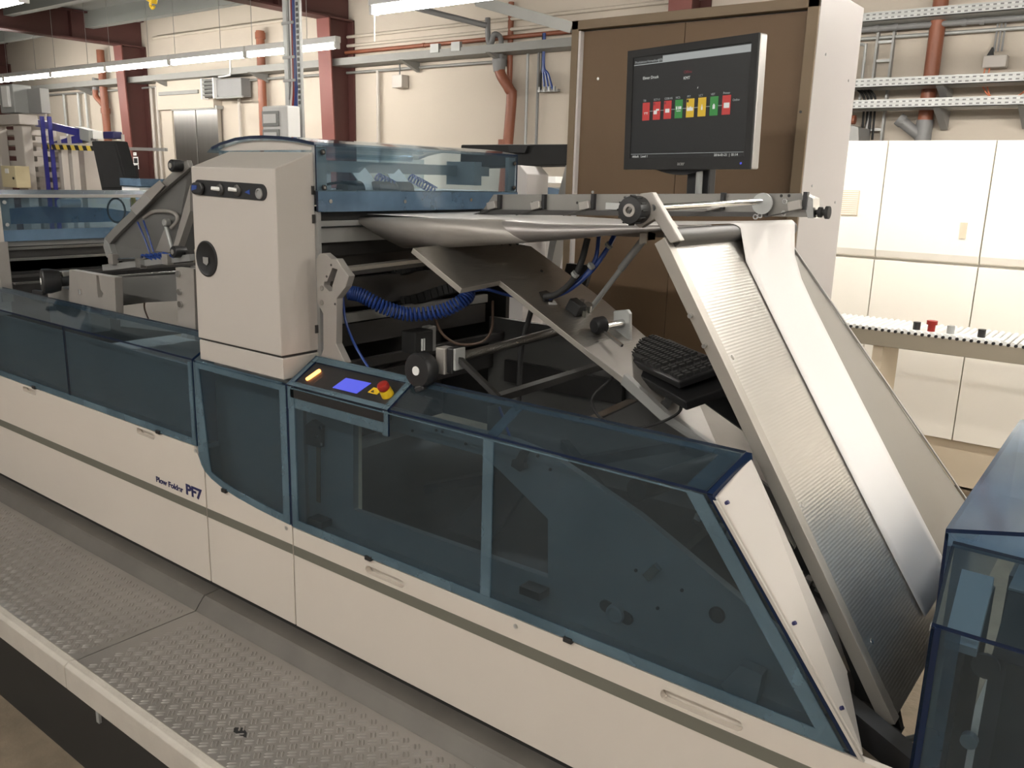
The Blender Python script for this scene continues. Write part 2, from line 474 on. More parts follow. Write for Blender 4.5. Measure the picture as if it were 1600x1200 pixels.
pipe('wall_pipe', 'thin white overhead pipe between the ceiling and the elevator', 'pipe', [(-12.6, YW, 3.62), (-8.5, YW, 3.62)], .02, 'wall', 'thin pipes on the back wall')

t = thing('cable_tray', 'grey sheet metal cable tray along the back wall left of the partition', 'cable tray', (-11, 5.85, 3.0))
G().box(-17, -4.9, 5.72, 5.96, 2.985, 2.995).build('tray_bottom', 'dgalv', t)
G().box(-17, -4.9, 5.715, 5.722, 2.985, 3.065).build('tray_side', 'dgalv', t)
G().box(-17, -4.9, 5.955, 5.962, 2.985, 3.065).build('tray_side', 'dgalv', t)
for x in (-14.6, -12.2, -9.95, -7.2, -5.95):
    G().prism([(x, 5.96, 2.985), (x, 5.66, 2.985), (x, 5.96, 2.88)], (.05, 0, 0)).build('bracket', 'dgalv', t)
for x in (-6.75, -6.45):
    G().box(x, x + .12, 5.70, 5.74, 3.03, 3.12).build('clip', 'galv', t)

M['perf'] = hazard('perforated_galvanised', (.50, .51, .50), (.16, .16, .16), 22.0, (1, 0, 0))
def strut_rail(label, x0, x1, z, y=5.6, brackets=()):
    t = thing('cable_tray', label, 'cable tray', (x0, y, z), 'perforated trays on the right part of the back wall')
    G().box(x0, x1, y, y + .006, z, z + .065).build('tray_side', 'galv', t)
    G().box(x0, x1, y, y + .25, z, z + .005).build('tray_bottom', 'galv', t)
    G().box(x0, x1, y - .003, y, z + .014, z + .024).build('perforation_row', 'perf', t)
    G().box(x0, x1, y - .003, y, z + .042, z + .052).build('perforation_row', 'perf', t)
    for x in brackets:
        G().prism([(x, y + .02, z), (x, y + .37, z), (x, y + .37, z - .14)], (.05, 0, 0)).build('bracket', 'gsteel', t)
strut_rail('upper of the two perforated trays crossing the brown pipe', -2.9, 1.5, 2.49, brackets=(-1.63, -1.05))
strut_rail('lower of the two perforated trays crossing the brown pipe', -2.9, 1.5, 2.335, brackets=(-1.63, -1.08))
strut_rail('perforated tray high up near the ceiling right of the partition', -2.9, 1.5, 2.98, 5.7)
pipe('wall_pipe', 'dark round pipe right under the high perforated tray', 'pipe', [(-2.9, 5.88, 2.955), (1.5, 5.88, 2.945)], .022, 'gpvc', 'pipes right of the partition',
     collars=[((-2.17, 5.88, 2.954), (1, 0, 0)), ((-2.03, 5.88, 2.954), (1, 0, 0)), ((-1.55, 5.88, 2.95), (1, 0, 0)), ((-1.43, 5.88, 2.95), (1, 0, 0))])
pipe('wall_pipe', 'thin grey pipe below the dark round pipe right of the partition', 'pipe', [(-2.9, 5.93, 2.895), (1.5, 5.93, 2.885)], .013, 'galv', 'pipes right of the partition')

# ladder-shaped cable riser, wall conduits, junction box
t = thing('cable_ladder', 'narrow grey cable ladder climbing the wall right of the partition', 'cable ladder', (-2.1, 5.93, 2.1))
for x in (-2.165, -2.045):
    G().box(x - .008, x + .008, 5.90, 5.95, 2.0, 2.96).build('rail', 'gsteel', t)
for z in (2.2, 2.35, 2.585, 2.72, 2.86):
    G().box(-2.165, -2.045, 5.915, 5.935, z - .01, z + .01).build('rung', 'galv', t)
for k, (x, zt, m, lab) in enumerate(((-2.33, 2.84, 'gpvc', 'short dark conduit nearest the white partition side'), (-2.26, 2.86, 'galv', 'thin conduit between the dark conduit and the cable ladder'))):
    pipe('conduit', lab, 'conduit', smooth_path([(x - .06, YW, zt), (x - .01, YW, zt - .01), (x, YW, zt - .05), (x, YW, 2.4)], 4), .012, m, 'conduits by the cable ladder', 8)
for k in range(4):
    x = -2.2 + k * .028
    pipe('wall_cable', ('first', 'second', 'third', 'fourth')[k] + ' from the left of four black cables below the trays', 'cable', smooth_path([(x - .03, 5.75, 2.50), (x, 5.86, 2.44), (x, 5.9, 2.3), (x, 5.92, 2.12)], 5), .009, 'rubber', 'black cables below the trays', 6)
t = thing('junction_box', 'beige wall junction box with orange cable loops, far right', 'junction box', (-1.31, 5.9, 2.63))
G().box(-1.39, -1.235, 5.88, 5.97, 2.625, 2.71).build('box_body', 'greywhite', t, bevel=.006)
G().prism([(-1.375, 5.9, 2.71), (-1.33, 5.9, 2.71), (-1.345, 5.9, 2.77)], (0, .04, 0)).build('cable_gland', 'blk2', t)
for x in (-1.335, -1.31, -1.285):
    G().cyl((x, 5.93, 2.74), (x, 5.93, 2.95), .007, 8).build('conduit', 'gpvc', t)
for k in range(2):
    G().tube(smooth_path([(-1.375 + k * .03, 5.92, 2.63), (-1.37 + k * .03, 5.9, 2.5), (-1.27, 5.88, 2.40 - k * .01), (-1.13, 5.88, 2.42), (-1.05, 5.88, 2.5)], 6), .005, 6).build('orange_cable', 'orange', t)
pipe('drain_pipe', 'brown drain pipe with grey branch at its foot, right of the partition', 'pipe', [(-1.735, 5.9, 3.4), (-1.735, 5.9, 2.26)], .055, 'pvc', 'brown drain pipes', 14)
b = pipe('drain_branch', 'grey plastic pipe branch under the right brown drain pipe', 'pipe', [(-1.735, 5.9, 2.265), (-1.735, 5.9, 1.9)], .06, 'gpvc', None, 14)
G().cyl((-1.735, 5.9, 2.13), (-1.90, 5.86, 2.26), .042, 14).cyl((-1.885, 5.863, 2.25), (-1.92, 5.855, 2.277), .05, 14).build('branch_stub', 'gpvc', b, smooth=True)
t = G().prism([(-2.5, 5.6, 2.29), (-2.14, 5.6, 2.20), (-2.11, 5.6, 2.0), (-2.5, 5.6, 2.0)], (0, .3, 0)).build('air_duct', 'gsteel')
tag(t, 'dark grey sloping duct end beside the white partition edge', 'duct')
t = thing('wall_valve', 'rust red valve fitting below the lower perforated tray', 'valve', (-2.3, 5.8, 2.2))
G().cyl((-2.33, 5.8, 2.27), (-2.23, 5.8, 2.27), .035, 12).build('valve_body', 'pvc', t)
G().cyl((-2.28, 5.8, 2.27), (-2.28, 5.8, 2.36), .02, 10).build('valve_stem', 'pvc', t)

# brown drain pipes left of the partition
pipe('drain_pipe', 'brown drain pipe behind the white fuse box pole', 'pipe', [(-9.96, 5.9, 3.52), (-9.97, 5.9, 1.4)], .055, 'pvc', 'brown drain pipes', 14, [((-9.96, 5.9, 3.46), (0, 0, 1))])
p2 = pipe('drain_pipe', 'brown drain pipe with slanted branch near the left machines', 'pipe', [(-14.07, 5.9, 3.54), (-14.03, 5.9, 1.4)], .06, 'pvc', 'brown drain pipes', 14, [((-14.05, 5.9, 2.62), (0, 0, 1))])
G().tube(smooth_path([(-14.22, 5.85, 2.965), (-14.22, 5.85, 2.848), (-14.11, 5.87, 2.748), (-14.05, 5.9, 2.66)], 4), .045, 12).build('branch', 'pvc', p2, smooth=True)
G().cyl((-14.19, 5.85, 3.12), (-14.22, 5.85, 2.946), .05, 12).build('branch_socket', 'gpvc', p2)
p3 = pipe('drain_pipe', 'brown drain pipe with offset elbow beside the partition', 'pipe', smooth_path([(-5.912, 5.85, 2.84), (-5.875, 5.85, 2.763), (-5.794, 5.88, 2.637), (-5.78, 5.9, 2.511), (-5.86, 5.9, 1.6)], 5), .055, 'pvc', 'brown drain pipes', 14, [((-5.86, 5.9, 2.10), (0, 0, 1))])
G().cyl((-5.915, 5.85, 2.934), (-5.911, 5.85, 2.815), .075, 14, .06).build('reducer', 'gpvc', p3, smooth=True)
G().tube(smooth_path([(-5.897, 5.85, 2.921), (-5.894, 5.85, 3.101), (-5.921, 5.85, 3.164), (-5.949, 5.8, 3.172), (-5.981, 5.8, 3.1), (-6.024, 5.8, 3.115), (-6.038, 5.8, 3.339)], 5), .028, 10).build('grey_trap', 'gpvc', p3, smooth=True)
pipe('wall_pipe', 'straight brown pipe just left of the partition top', 'pipe', [(-5.86, 5.96, 3.5), (-5.86, 5.96, 2.6)], .03, 'pvc', 'brown drain pipes', 10)
pipe('overhead_pipe', 'grey sloping pipe below the right fluorescent row', 'pipe', [(-6.566, 5.2, 3.401), (-6.012, 5.75, 3.256)], .028, 'gpvc')
t = thing('cable_tray', 'grey slotted tray dropping from the ceiling towards the partition', 'cable tray', (-4.2, 4.6, 3.1))
G().bar((-5.171, 4.6, 3.217), (-4.376, 4.9, 2.982), .14, .05).build('tray_channel', 'dgalv', t)
G().bar((-5.112, 4.53, 3.21), (-4.329, 4.83, 2.978), .006, .09).build('tray_side', 'dgalv', t)

# conduits, boxes and cables between red column and partition
for px, lab in ((595, 'thin vertical pipe right of the red column'),):
    pipe('conduit', lab, 'conduit', [(-7.82, YW, 2.93), (-7.82, YW, 1.4)], .022, 'greywhite', 'vertical conduits on the back wall', 8)
for x, m, lab in ((-5.62, 'galv', 'left vertical conduit between brown pipe and blue cables'), (-5.48, 'gpvc', 'second vertical conduit left of the blue cables'), (-5.07, 'galv', 'left of two conduits hugging the partition edge'), (-5.03, 'gpvc', 'right of two conduits hugging the partition edge')):
    pipe('conduit', lab, 'conduit', [(x, YW, 3.0), (x, YW, 1.5)], .015, m, 'vertical conduits on the back wall', 8)
for x, lab in ((-16.2, 'vertical wall conduit behind the yellow box'), (-15.5, 'second vertical wall conduit behind the blue profiles'), (-15.0, 'third vertical wall conduit behind the blue profiles'), (-14.75, 'fourth vertical conduit left of the branched brown pipe'), (-12.75, 'vertical conduit between red column and elevator'), (-12.6, 'dark vertical pipe with elbow left of the elevator'), (-10.55, 'thin vertical conduit right of the ventilation box')):
    pipe('conduit', lab, 'conduit', [(x, YW, 2.93), (x, YW, 1.2)], .022, 'greywhite' if x > -13 or x < -15.8 else 'galv', 'vertical conduits on the back wall', 8)
t = thing('wall_box', 'small beige box hanging on the wall under the cable tray', 'box', (-7.43, 5.9, 2.7))
G().box(-7.52, -7.36, 5.88, 5.99, 2.72, 2.86).build('box_body', 'greywhite', t, bevel=.006)
G().cyl((-7.44, 5.93, 2.86), (-7.44, 5.93, 2.98), .008, 6).build('cable', 'gpvc', t)
t = thing('blue_cable_bundle', 'bundle of blue cables fanning out above small wall taps', 'cable', (-5.4, 5.9, 2.65))
for k in range(4):
    G().tube(smooth_path([(-5.40 + k * .008, 5.9, 3.16), (-5.40 + k * .008, 5.9, 2.85), (-5.41 + k * .03, 5.9, 2.77), (-5.41 + k * .05, 5.9, 2.62)], 6), .012, 6).build('cable', 'bhose' if k else 'rubber', t)
G().box(-5.45, -5.2, 5.9, 5.95, 2.60, 2.625).build('manifold', 'gsteel', t)
for k in range(4):
    G().cyl((-5.42 + k * .06, 5.9, 2.6), (-5.42 + k * .06, 5.9, 2.65), .015, 8).build('tap', 'galv', t)
t = G().box(-4.79, -4.41, 5.96, 5.99, 1.86, 2.03).build('wall_sign', 'orange'); tag(t, 'small orange sign on the back wall beside the partition', 'sign')

# ---------------------------------------------------------------- fluorescent lights
def fluoro(x, y, z, label, group, L=1.45):
    t = thing('fluorescent_light', label, 'light', (x, y, z + .05), group)
    G().box(x - L / 2, x + L / 2, y - .035, y + .035, z + .03, z + .09).build('housing', 'whitep', t, bevel=.006)
    G().cyl((x - L / 2 + .03, y, z), (x + L / 2 - .03, y, z), .025, 10).build('tube', 'tube', t, smooth=True)
    for s, k in ((-1, .44), (1, .18)):
        G().box(x + s * (L / 2 - .02) - .012, x + s * (L / 2 - .02) + .012, y - .03, y + .03, z - .025, z + .04).build('lamp_holder', 'whitep', t)
        G().cyl((x + s * L * k, y, z + .09), (x + s * L * k, y, 3.9), .003, 6).build('suspension_rod', 'gsteel', t)
    return t
ordn = ('first', 'second', 'third', 'fourth', 'fifth', 'sixth')
for i in range(6):
    fluoro(-14.89 + 1.47 * i, 4.47, 2.95, ordn[i] + ' tube from the left in the long lit row above the left machines', 'left row of fluorescent lights')
for i in range(4):
    lamp = fluoro(-3.80 + 1.5 * i, 2.76, 2.80, ('lit tube with hanging pull chain at the top of the photo' if i == 0 else ordn[i] + ' tube of the lit row over the aisle behind the machine'), 'row of fluorescent lights behind the machine')
    if i == 0: chain_lamp = lamp
G().tube([(-4.50, 2.76, 2.79), (-4.50, 2.76, 2.61)], .004, 5).build('pull_chain', 'whitep', chain_lamp)
for i in range(6):
    fluoro(-4.8 + 2.0 * i, -2.4, 3.1, ordn[i] + ' tube from the left in the unseen row added over the operator aisle', 'unseen fluorescent row added over the operator aisle')  # unseen tubes added to brighten the machine front
for i in range(2):
    fluoro(-3.4 + 3.0 * i, -5.2, 3.1, ordn[i] + ' tube from the left in the unseen row added farthest behind the viewer', 'unseen rear fluorescent row added behind the viewer')  # further unseen tubes, added as extra front light
for i in range(6):
    fluoro(1.3 + 1.6 * (i % 3), .15 + 1.1 * (i // 3), 2.95, ordn[i % 3] + ' tube from the left in the ' + ('near' if i < 3 else 'far') + ' unseen row added over the right hand machine', 'unseen fluorescent rows added over the right hand machine')  # unseen tubes added for more light on paper and tower side
for i in range(2):
    fluoro(-8.45 + 1.5 * i, 1.30, 2.80, ordn[i] + ' tube from the left in the row at the top left corner', 'row of fluorescent lights at the top left corner')

t = thing('crane_hook', 'yellow hoist hook hanging from the ceiling', 'hook', (-7.602, 3, 3.187))
G().bar((-7.7, 3, 3.249), (-7.54, 3, 3.186), .06, .06).build('hook_block', 'yellow', t, bevel=.01)
G().tube(smooth_path([(-7.602, 3, 3.187), (-7.617, 3, 3.156), (-7.589, 3, 3.127), (-7.556, 3, 3.14)], 5), .012, 8).build('hook', 'yellow', t, smooth=True)

# ---------------------------------------------------------------- pole with cables and fuse box
t = thing('cable_pole', 'galvanised ceiling pole with blue, red and white cables', 'pole', (-5.076, 2.5, 1.995))
G().box(-5.105, -5.06, 2.48, 2.53, 1.5, 3.9).build('post', 'galv', t, bevel=.003)
G().box(-4.97, -4.925, 2.48, 2.50, 1.5, 3.9).build('channel', 'galv', t)
for i in range(26):
    G().box(-4.958, -4.938, 2.476, 2.479, 2.2 + i * .035, 2.222 + i * .035).build('slot', 'dsteel', t)
for k, m in enumerate(('gpvc', 'whitep', 'red', 'bhose', 'bhose')):
    G().tube(smooth_path([(-5.04 + k * .016, 2.485, 3.9), (-5.04 + k * .016, 2.482, 2.5), (-5.05 + k * .02, 2.482, 2.3), (-5.08 + k * .022, 2.49, 2.19)], 5), .007, 6).build('cable', m, t)
for z in (2.72, 2.5, 2.35):
    G().box(-5.11, -4.98, 2.473, 2.49, z, z + .018).build('cable_clamp', 'gsteel', t)
t = thing('fuse_box', 'white fuse box with grey glazed doors on the cable pole', 'fuse box', (-5.048, 2.45, 1.992))
G().box(-5.21, -4.93, 2.36, 2.47, 1.78, 2.185).build('box_body', 'whitep', t, bevel=.012)
for z0, z1 in ((2.05, 2.15), (1.90, 2.03)):
    o = G().box(-5.20, -5.02, 2.35, 2.362, z0, z1).build('door', 'greyp', t, bevel=.004)
    G().box(-5.18, -5.04, 2.346, 2.351, z0 + .02, z1 - .02).build('window', 'whitep', o)

# ---------------------------------------------------------------- machines in the left background
t = thing('stacker_frame', 'beige steel stacker frame with stacked trays at the far left', 'frame', (-10.78, 3, 1.435))
for px0, px1 in ((-20, -10), (2, 14), (40, 54)):
    a = (-10.98, 3, 1.429)[0] + (px0 - 8) * .0155; b = a + (px1 - px0) * .0155
    G().box(a, b, 2.95, 3.05, .3, 2.17).build('post', 'greywhite', t, bevel=.008)
G().box(-11.4, -10.2, 2.9, 3.1, 2.17, 2.28).build('cross_beam', 'greywhite', t, bevel=.01)
for k in range(7):
    z = 1.38 + k * .115
    G().box(-11.4, -10.45, 3.06, 3.4, z, z + .06).build('tray', 'greywhite', t, bevel=.004)
G().box(-11.4, -10.55, 3.1, 3.16, 2.42, 2.52).build('roller', 'whitep', t)
G().box(-10.75, -10.40, 2.95, 3.15, 2.30, 2.60).build('drive_box', 'greyp', t, bevel=.01)
G().box(-10.62, -10.47, 2.92, 2.955, 2.36, 2.58).build('drive_cover', 'whitep', t, bevel=.005)
G().box(-10.42, -10.10, 3.1, 3.2, 2.30, 2.56).build('drive_panel', 'gsteel', t, bevel=.005)
for x, y in ((-10.0, 3.05), (-9.94, 3.1)):
    G().box(x - .012, x + .012, y - .02, y + .02, .3, 2.26).build('blue_upright', 'bluebar', t)
t = thing('control_enclosure', 'small pale yellow control enclosure on the stacker frame', 'control box', (-10.25, 2.9, 1.52))
G().box(-10.42, -10.07, 2.75, 2.90, 1.50, 1.73).build('box_body', 'yellowbox', t, bevel=.006)
G().box(-10.31, -10.23, 2.744, 2.75, 1.65, 1.70).build('sticker', 'whitep', t)
G().cyl((-10.12, 2.75, 1.60), (-10.12, 2.74, 1.60), .014, 10).build('lock', 'blk', t)
t = thing('folding_line', 'beige line machine with blue profiles and yellow-black tape, left background', 'machine', (-9.97, 3.2, 1.461))
G().bar((-10.45, 3.2, 2.208), (-9.505, 3.2, 2.095), .05, .075).build('blue_profile', 'bluebar', t)
G().bar((-10.14, 3.2, 1.95), (-9.503, 3.2, 2.03), .05, .08).build('blue_profile', 'bluebar', t)
G().bar((-9.606, 3.25, 2.099), (-9.311, 3.25, 2.057), .10, .12).build('coupling', 'greyp', t)
G().bar((-9.566, 3.25, 2.012), (-9.314, 3.25, 2.038), .06, .05).build('coupling', 'dsteel', t)
G().bar((-10.49, 3.15, 1.969), (-9.213, 3.15, 1.948), .05, .05).build('rail', 'greywhite', t)
G().bar((-10.16, 3.1, 1.946), (-9.037, 3.1, 1.927), .02, .05).build('warning_tape', 'hazard', t)
for px in (66, 106, 122):
    G().bar(((-10.49, 3.2, 1.445)[0] + (px - 66) * .0145, 3.2, .4), ((-10.49, 3.2, 1.445)[0] + (px - 66) * .0145, 3.2, 2.06), .07, .07).build('post', 'greywhite', t)
for px0, px1, m in ((60, 70, 'yellowbox'), (72, 86, 'greywhite'), (86, 110, 'greywhite'), (112, 140, 'greywhite')):
    x0 = (-11.04, 3.4, 1.429)[0] + (px0 - 60) * .0150; x1 = x0 + (px1 - px0 - 1) * .0150
    G().box(x0, x1, 3.4, 3.8, .2, 1.93).build('cabinet_door', m, t, bevel=.006)
for zz in (1.62, 1.78):
    G().box((-11.04, 3.4, 1.429)[0], (-10.87, 3.4, 1.434)[0], 3.395, 3.4, zz, zz + .008).build('drawer_gap', 'dsteel', t)
G().box(*[c for a, b in zip((-9.23, 3.2, 2.028), (-9.211, 3.3, 2.111)) for c in (a, b)]).build('unit_box', 'whitep', t, bevel=.006)
G().box(*[c for a, b in zip((-9.019, 3.2, 2.027), (-8.812, 3.3, 2.101)) for c in (a, b)]).build('scanner_head', 'navy', t, bevel=.01)
G().bar((-8.816, 3.3, 2.075), (-8.819, 3.3, 1.885), .03, .03).build('scanner_post', 'greywhite', t)
G().bar((-9.099, 3.4, 1.939), (-8.178, 3.4, 1.929), .03, .03).build('rail', 'gsteel', t)
t = thing('display_panel', 'tall dark display panel tilted backwards in the left background', 'monitor', (-7.785, 2.6, 1.526))
a, b, c, d = [Vector(v) for v in ((-8.09, 2.6, 1.976), (-7.927, 2.75, 1.982), (-7.656, 2.7, 1.53), (-7.872, 2.55, 1.523))]
G().prism([a, b, c, d], (.03, .10, 0)).build('display_housing', 'dull', t, bevel=.01)
n_ = (b - a).cross(d - a).normalized()
if n_.y > 0: n_ = -n_
cc = (a + b + c + d) / 4
G().prism([cc + (p - cc) * .84 + n_ * .004 for p in (a, b, c, d)], n_ * .003).build('screen', 'dull', t)
G().prism([(-7.986, 2.78, 1.892), (-7.933, 2.8, 1.882), (-7.735, 2.75, 1.614), (-7.795, 2.75, 1.584)], (0, .08, 0)).build('side_bracket', 'greyp', t)
G().prism([(-7.96, 2.85, 1.785), (-7.894, 2.85, 1.768), (-7.884, 2.85, 1.524), (-7.953, 2.85, 1.522)], (0, .08, 0)).build('black_arm', 'blk', t)
G().box(-7.55, -7.45, 2.70, 2.80, 0, 1.60).build('floor_post', 'gsteel', t)
t = G().prism([(-7.925, 2.9, 1.629), (-7.801, 2.9, 1.62), (-7.837, 2.9, 1.526), (-7.904, 2.9, 1.535)], (0, .1, 0)).build('chair_back', 'blk', None, bevel=.01); tag(t, 'small black chair back corner beside the dark display panel', 'chair')
t = thing('blue_cover_box', 'small white box with blue cover behind the left hood', 'box', (-7.188, 2.6, 1.544))
G().box(-7.05, -6.95, 2.75, 2.85, 0, 1.45).build('pedestal', 'white', t)
G().box(*[c for a, b in zip((-7.312, 2.6, 1.475), (-7.605, 3, 1.58)) for c in (a, b)]).build('box_body', 'whitep', t)
G().box(*[c for a, b in zip((-7.25, 2.58, 1.591), (-7.595, 3, 1.655)) for c in (a, b)]).build('blue_cover', 'acr_dark', t)
for z, lab in ((1.98, 'upper black-and-white sticker'),):
    pass
st = bpy.data.objects['steel_portal_frame.001']
for k, (p_, q_) in enumerate((((-12.82, 5.63, 1.923), (-12.73, 5.63, 1.97)), ((-12.83, 5.63, 1.791), (-12.69, 5.63, 1.905)), ((-12.82, 5.63, 1.725), (-12.69, 5.63, 1.784)))):
    o = G().box(p_[0], q_[0], 5.630, 5.632, p_[2], q_[2]).build('sticker', 'whitep', st)
    G().box(p_[0] + .02, q_[0] - .02, 5.628, 5.630, p_[2] + .02, q_[2] - .02).build('sticker_print', 'blk', o)

# ---------------------------------------------------------------- dark console and white cabinet behind the top hood
t = thing('press_display', 'wide black display bar behind the blue top hood', 'display', (-2.451, 1.9, 1.811))
G().prism([(-2.973, 1.9, 1.905), (-2.32, 1.9, 1.907), (-2.319, 1.9, 1.813), (-2.98, 1.9, 1.792)], (.02, .18, 0)).build('display_housing', 'blk2', t, bevel=.006)
G().prism([(-2.649, 1.895, 1.899), (-2.533, 1.895, 1.899), (-2.547, 1.895, 1.866), (-2.64, 1.895, 1.869)], (0, -.02, 0)).build('camera_block', 'blk', t)
G().prism([(-2.299, 1.86, 1.812), (-2.257, 1.86, 1.813), (-2.303, 1.86, 1.605), (-2.364, 1.86, 1.333), (-2.393, 1.86, 1.331), (-2.348, 1.86, 1.632)], (0, .08, 0)).build('slanted_leg', 'gsteel', t)
t = thing('white_side_cabinet', 'white cabinet edge between the blue hood and the partition', 'cabinet', (-2.351, 1.6, 1.681))
G().prism([(-2.398, 1.6, 1.804), (-2.366, 1.6, 1.804), (-2.322, 1.6, 1.767), (-2.33, 1.6, .02), (-2.47, 1.6, .02)], (-.1, .3, 0)).build('body', 'white', t, bevel=.004)
t = thing('blue_press_lid', 'distant pale blue curved machine lid seen between hood and partition', 'machine', (-3.379, 3.2, 1.643))
pts = [(-3.514, 3.2, 1.585), (-3.517, 3.2, 1.676), (-3.475, 3.2, 1.69), (-3.402, 3.2, 1.696), (-3.32, 3.2, 1.694), (-3.238, 3.2, 1.68), (-3.224, 3.2, 1.596)]
G().prism(pts, (0, .5, 0)).build('lid', 'acr_lid', t)
G().bar((-3.52, 3.2, 1.738), (-3.221, 3.2, 1.745), .2, .04).build('white_shelf', 'whitep', t)
G().box(-4.2, -2.6, 3.25, 3.9, .2, 1.5).build('body', 'white', t)
G().box(-3.6, -2.2, 2.6, 2.62, .9, 1.66).build('bright_panel', 'white', t)
# ================================================================ partition, press, conveyor
t = thing('hardboard_cabinet', 'tall white cabinet with brown hardboard back turned to the viewer', 'cabinet', (-1.6, 1.6, 0))
X0, X1, ZT = -2.115, -1.105, 2.375
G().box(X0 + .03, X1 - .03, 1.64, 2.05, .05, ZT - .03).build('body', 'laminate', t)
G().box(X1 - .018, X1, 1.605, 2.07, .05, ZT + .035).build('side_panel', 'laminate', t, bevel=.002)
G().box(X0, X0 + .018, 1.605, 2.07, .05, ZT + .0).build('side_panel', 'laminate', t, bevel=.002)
for x0, x1 in ((X0 + .03, -1.62), (-1.617, X1 - .03)):
    G().box(x0, x1, 1.625, 1.64, .08, ZT - .04).build('back_board', 'mdf', t)
G().box(X0, X0 + .032, 1.595, 1.64, .05, ZT).build('frame_board', 'mdfedge', t, bevel=.002)
G().box(X1 - .042, X1 - .002, 1.595, 1.64, .05, ZT).build('frame_board', 'mdfedge', t, bevel=.002)
G().box(X0, X1 - .002, 1.595, 1.64, ZT - .035, ZT).build('frame_board', 'mdfedge', t, bevel=.002)
G().box(X0 + .032, X0 + .042, 1.60, 1.64, .05, ZT - .04).build('edge_strip', 'white', t)
for k, z in enumerate((2.2, 1.75, 1.3, .8)):
    G().cyl((X1, 1.70, z), (X1 + .002, 1.70, z), .005, 8).build('screw', 'gsteel', t)
    G().cyl((X1, 1.98, z - .06), (X1 + .002, 1.98, z - .06), .005, 8).build('screw', 'gsteel', t)
    G().cyl((X1 - .03, 1.595, z - .2), (X1 - .03, 1.593, z - .2), .005, 8).build('screw', 'dsteel', t)
    G().cyl((X0 + .12, 1.625, z - .05), (X0 + .12, 1.622, z - .05), .006, 8).build('screw', 'silver', t)

t = thing('digital_press', 'long cream printing press enclosure with flush doors in bright light', 'printing press', (-.8, 4.5, 0))
G().box(-3.0, 2.4, 4.05, 5.0, .1, 2.0).build('body', 'press', t)
xs = [-2.75, -2.1, -1.472, -.905, -.30, .30, .9, 1.6]
for a, b in zip(xs, xs[1:]):
    prof = [(4.04, 1.335), (4.005, 1.345), (3.99, 1.385), (3.99, 2.02), (4.04, 2.02)]
    d = G().prism([(a + .003, y, z) for y, z in prof], (b - a - .006, 0, 0)).build('cover_door', 'press', t, bevel=.003)
    if abs(a + 1.472) < .01:
        G().box(-1.025, -.99, 3.985, 3.992, 1.48, 1.57).build('handle_recess', 'pressd', d)
    if abs(a + 2.1) < .01:
        g = G().box(-1.72, -1.60, 3.984, 3.99, 1.58, 1.73)
        g.build('vent_grille', 'pressd', d)
        for i in range(12):
            G().box(-1.715, -1.605, 3.981, 3.984, 1.588 + i * .012, 1.593 + i * .012).build('grille_bar', 'press', d)
    G().box(a + .003, b - .003, 4.0, 4.05, .30, 1.325).build('cover_panel', 'press', t, bevel=.003)
G().box(-2.75, 1.6, 4.03, 4.06, .02, .30).build('plinth', 'pressd', t)

t = thing('roller_conveyor', 'narrow beige roller conveyor rail in front of the cream press', 'conveyor', (-.6, 3.25, 0))
G().box(-1.85, .3, 3.18, 3.22, .945, 1.025).build('side_rail', 'rail', t, bevel=.003)
G().box(-1.85, .3, 3.52, 3.56, .945, 1.025).build('side_rail', 'rail', t, bevel=.003)
rm = None
for i in range(66):
    x = -1.83 + i * .0322
    if rm is None:
        rm = G().cyl((0, 3.19, 0), (0, 3.55, 0), .012, 8).build('roller', 'whitep', t); rm.location = (x, 0, 1.033)
        cm = G().cyl((.016, 3.178, 0), (.016, 3.19, 0), .008, 8).build('roller_cap', 'blk', t); cm.location = (x, 0, 1.030)
    else:
        for src, dz in ((rm, 1.033), (cm, 1.030)):
            o = src.copy(); COL.objects.link(o); o.location = (x, 0, dz)
for x in (-1.21, .2):
    G().box(x, x + .05, 3.2, 3.54, 0, .945).build('leg', 'pressd', t)
for x, m in ((-1.02, 'blk'), (-.95, 'red'), (-.86, 'greyp'), (-.72, 'blk')):
    o = G().cyl((x, 3.24, 1.04), (x, 3.24, 1.085), .018, 12).build('push_button', m, t)
    if m == 'red': G().cyl((x, 3.24, 1.08), (x, 3.24, 1.10), .026, 14).build('button_head', 'red', o)
G().box(-1.10, -.62, 3.215, 3.28, 1.03, 1.045).build('button_plate', 'whitep', t)

# ================================================================ monitor and keyboard
MO = Vector((-1.43378, .94, 1.78835)); UX = Vector((.976242, -.216302, .012855)); UY = Vector((-.016267, -.014, .99977)); UN = Vector((-.216072, -.976226, -.017186))
def mon(u, v, w=0.0): return MO + UX * u + UY * v + UN * w
t = thing('monitor', 'flat computer monitor with dark machine status screen on black stand', 'monitor', (-1.25, .95, 1.3))
W_, H_ = .470, .350
def mplate(u0, u1, v0, v1, w0, w1, mat, name, par, bevel=0):
    return G().prism([mon(u0, v0, w0), mon(u1, v0, w0), mon(u1, v1, w0), mon(u0, v1, w0)], UN * (w1 - w0)).build(name, mat, par, bevel=bevel)
mplate(-.012, W_ - .006, -.004, H_, -.035, -.004, 'silver', 'housing', t, .004)
bez = G().holed([(-.012, -.004), (W_ - .008, -.004), (W_ - .008, H_), (-.012, H_)], [[(.012, .030), (W_ - .030, .030), (W_ - .030, H_ - .022), (.012, H_ - .022)]], mon, -.004, .004)
bez.build('bezel', 'blk2', t, bevel=.001)
mplate(.012, W_ - .030, .030, H_ - .022, -.004, .000, 'screen', 'screen', t)
scr = [o for o in t.children if o.name.startswith('screen')][0]
e = .0006
mplate(.128, W_ - .032, H_ - .043, H_ - .026, e, e + .0003, 'scr_gry', 'menu_bar', scr)
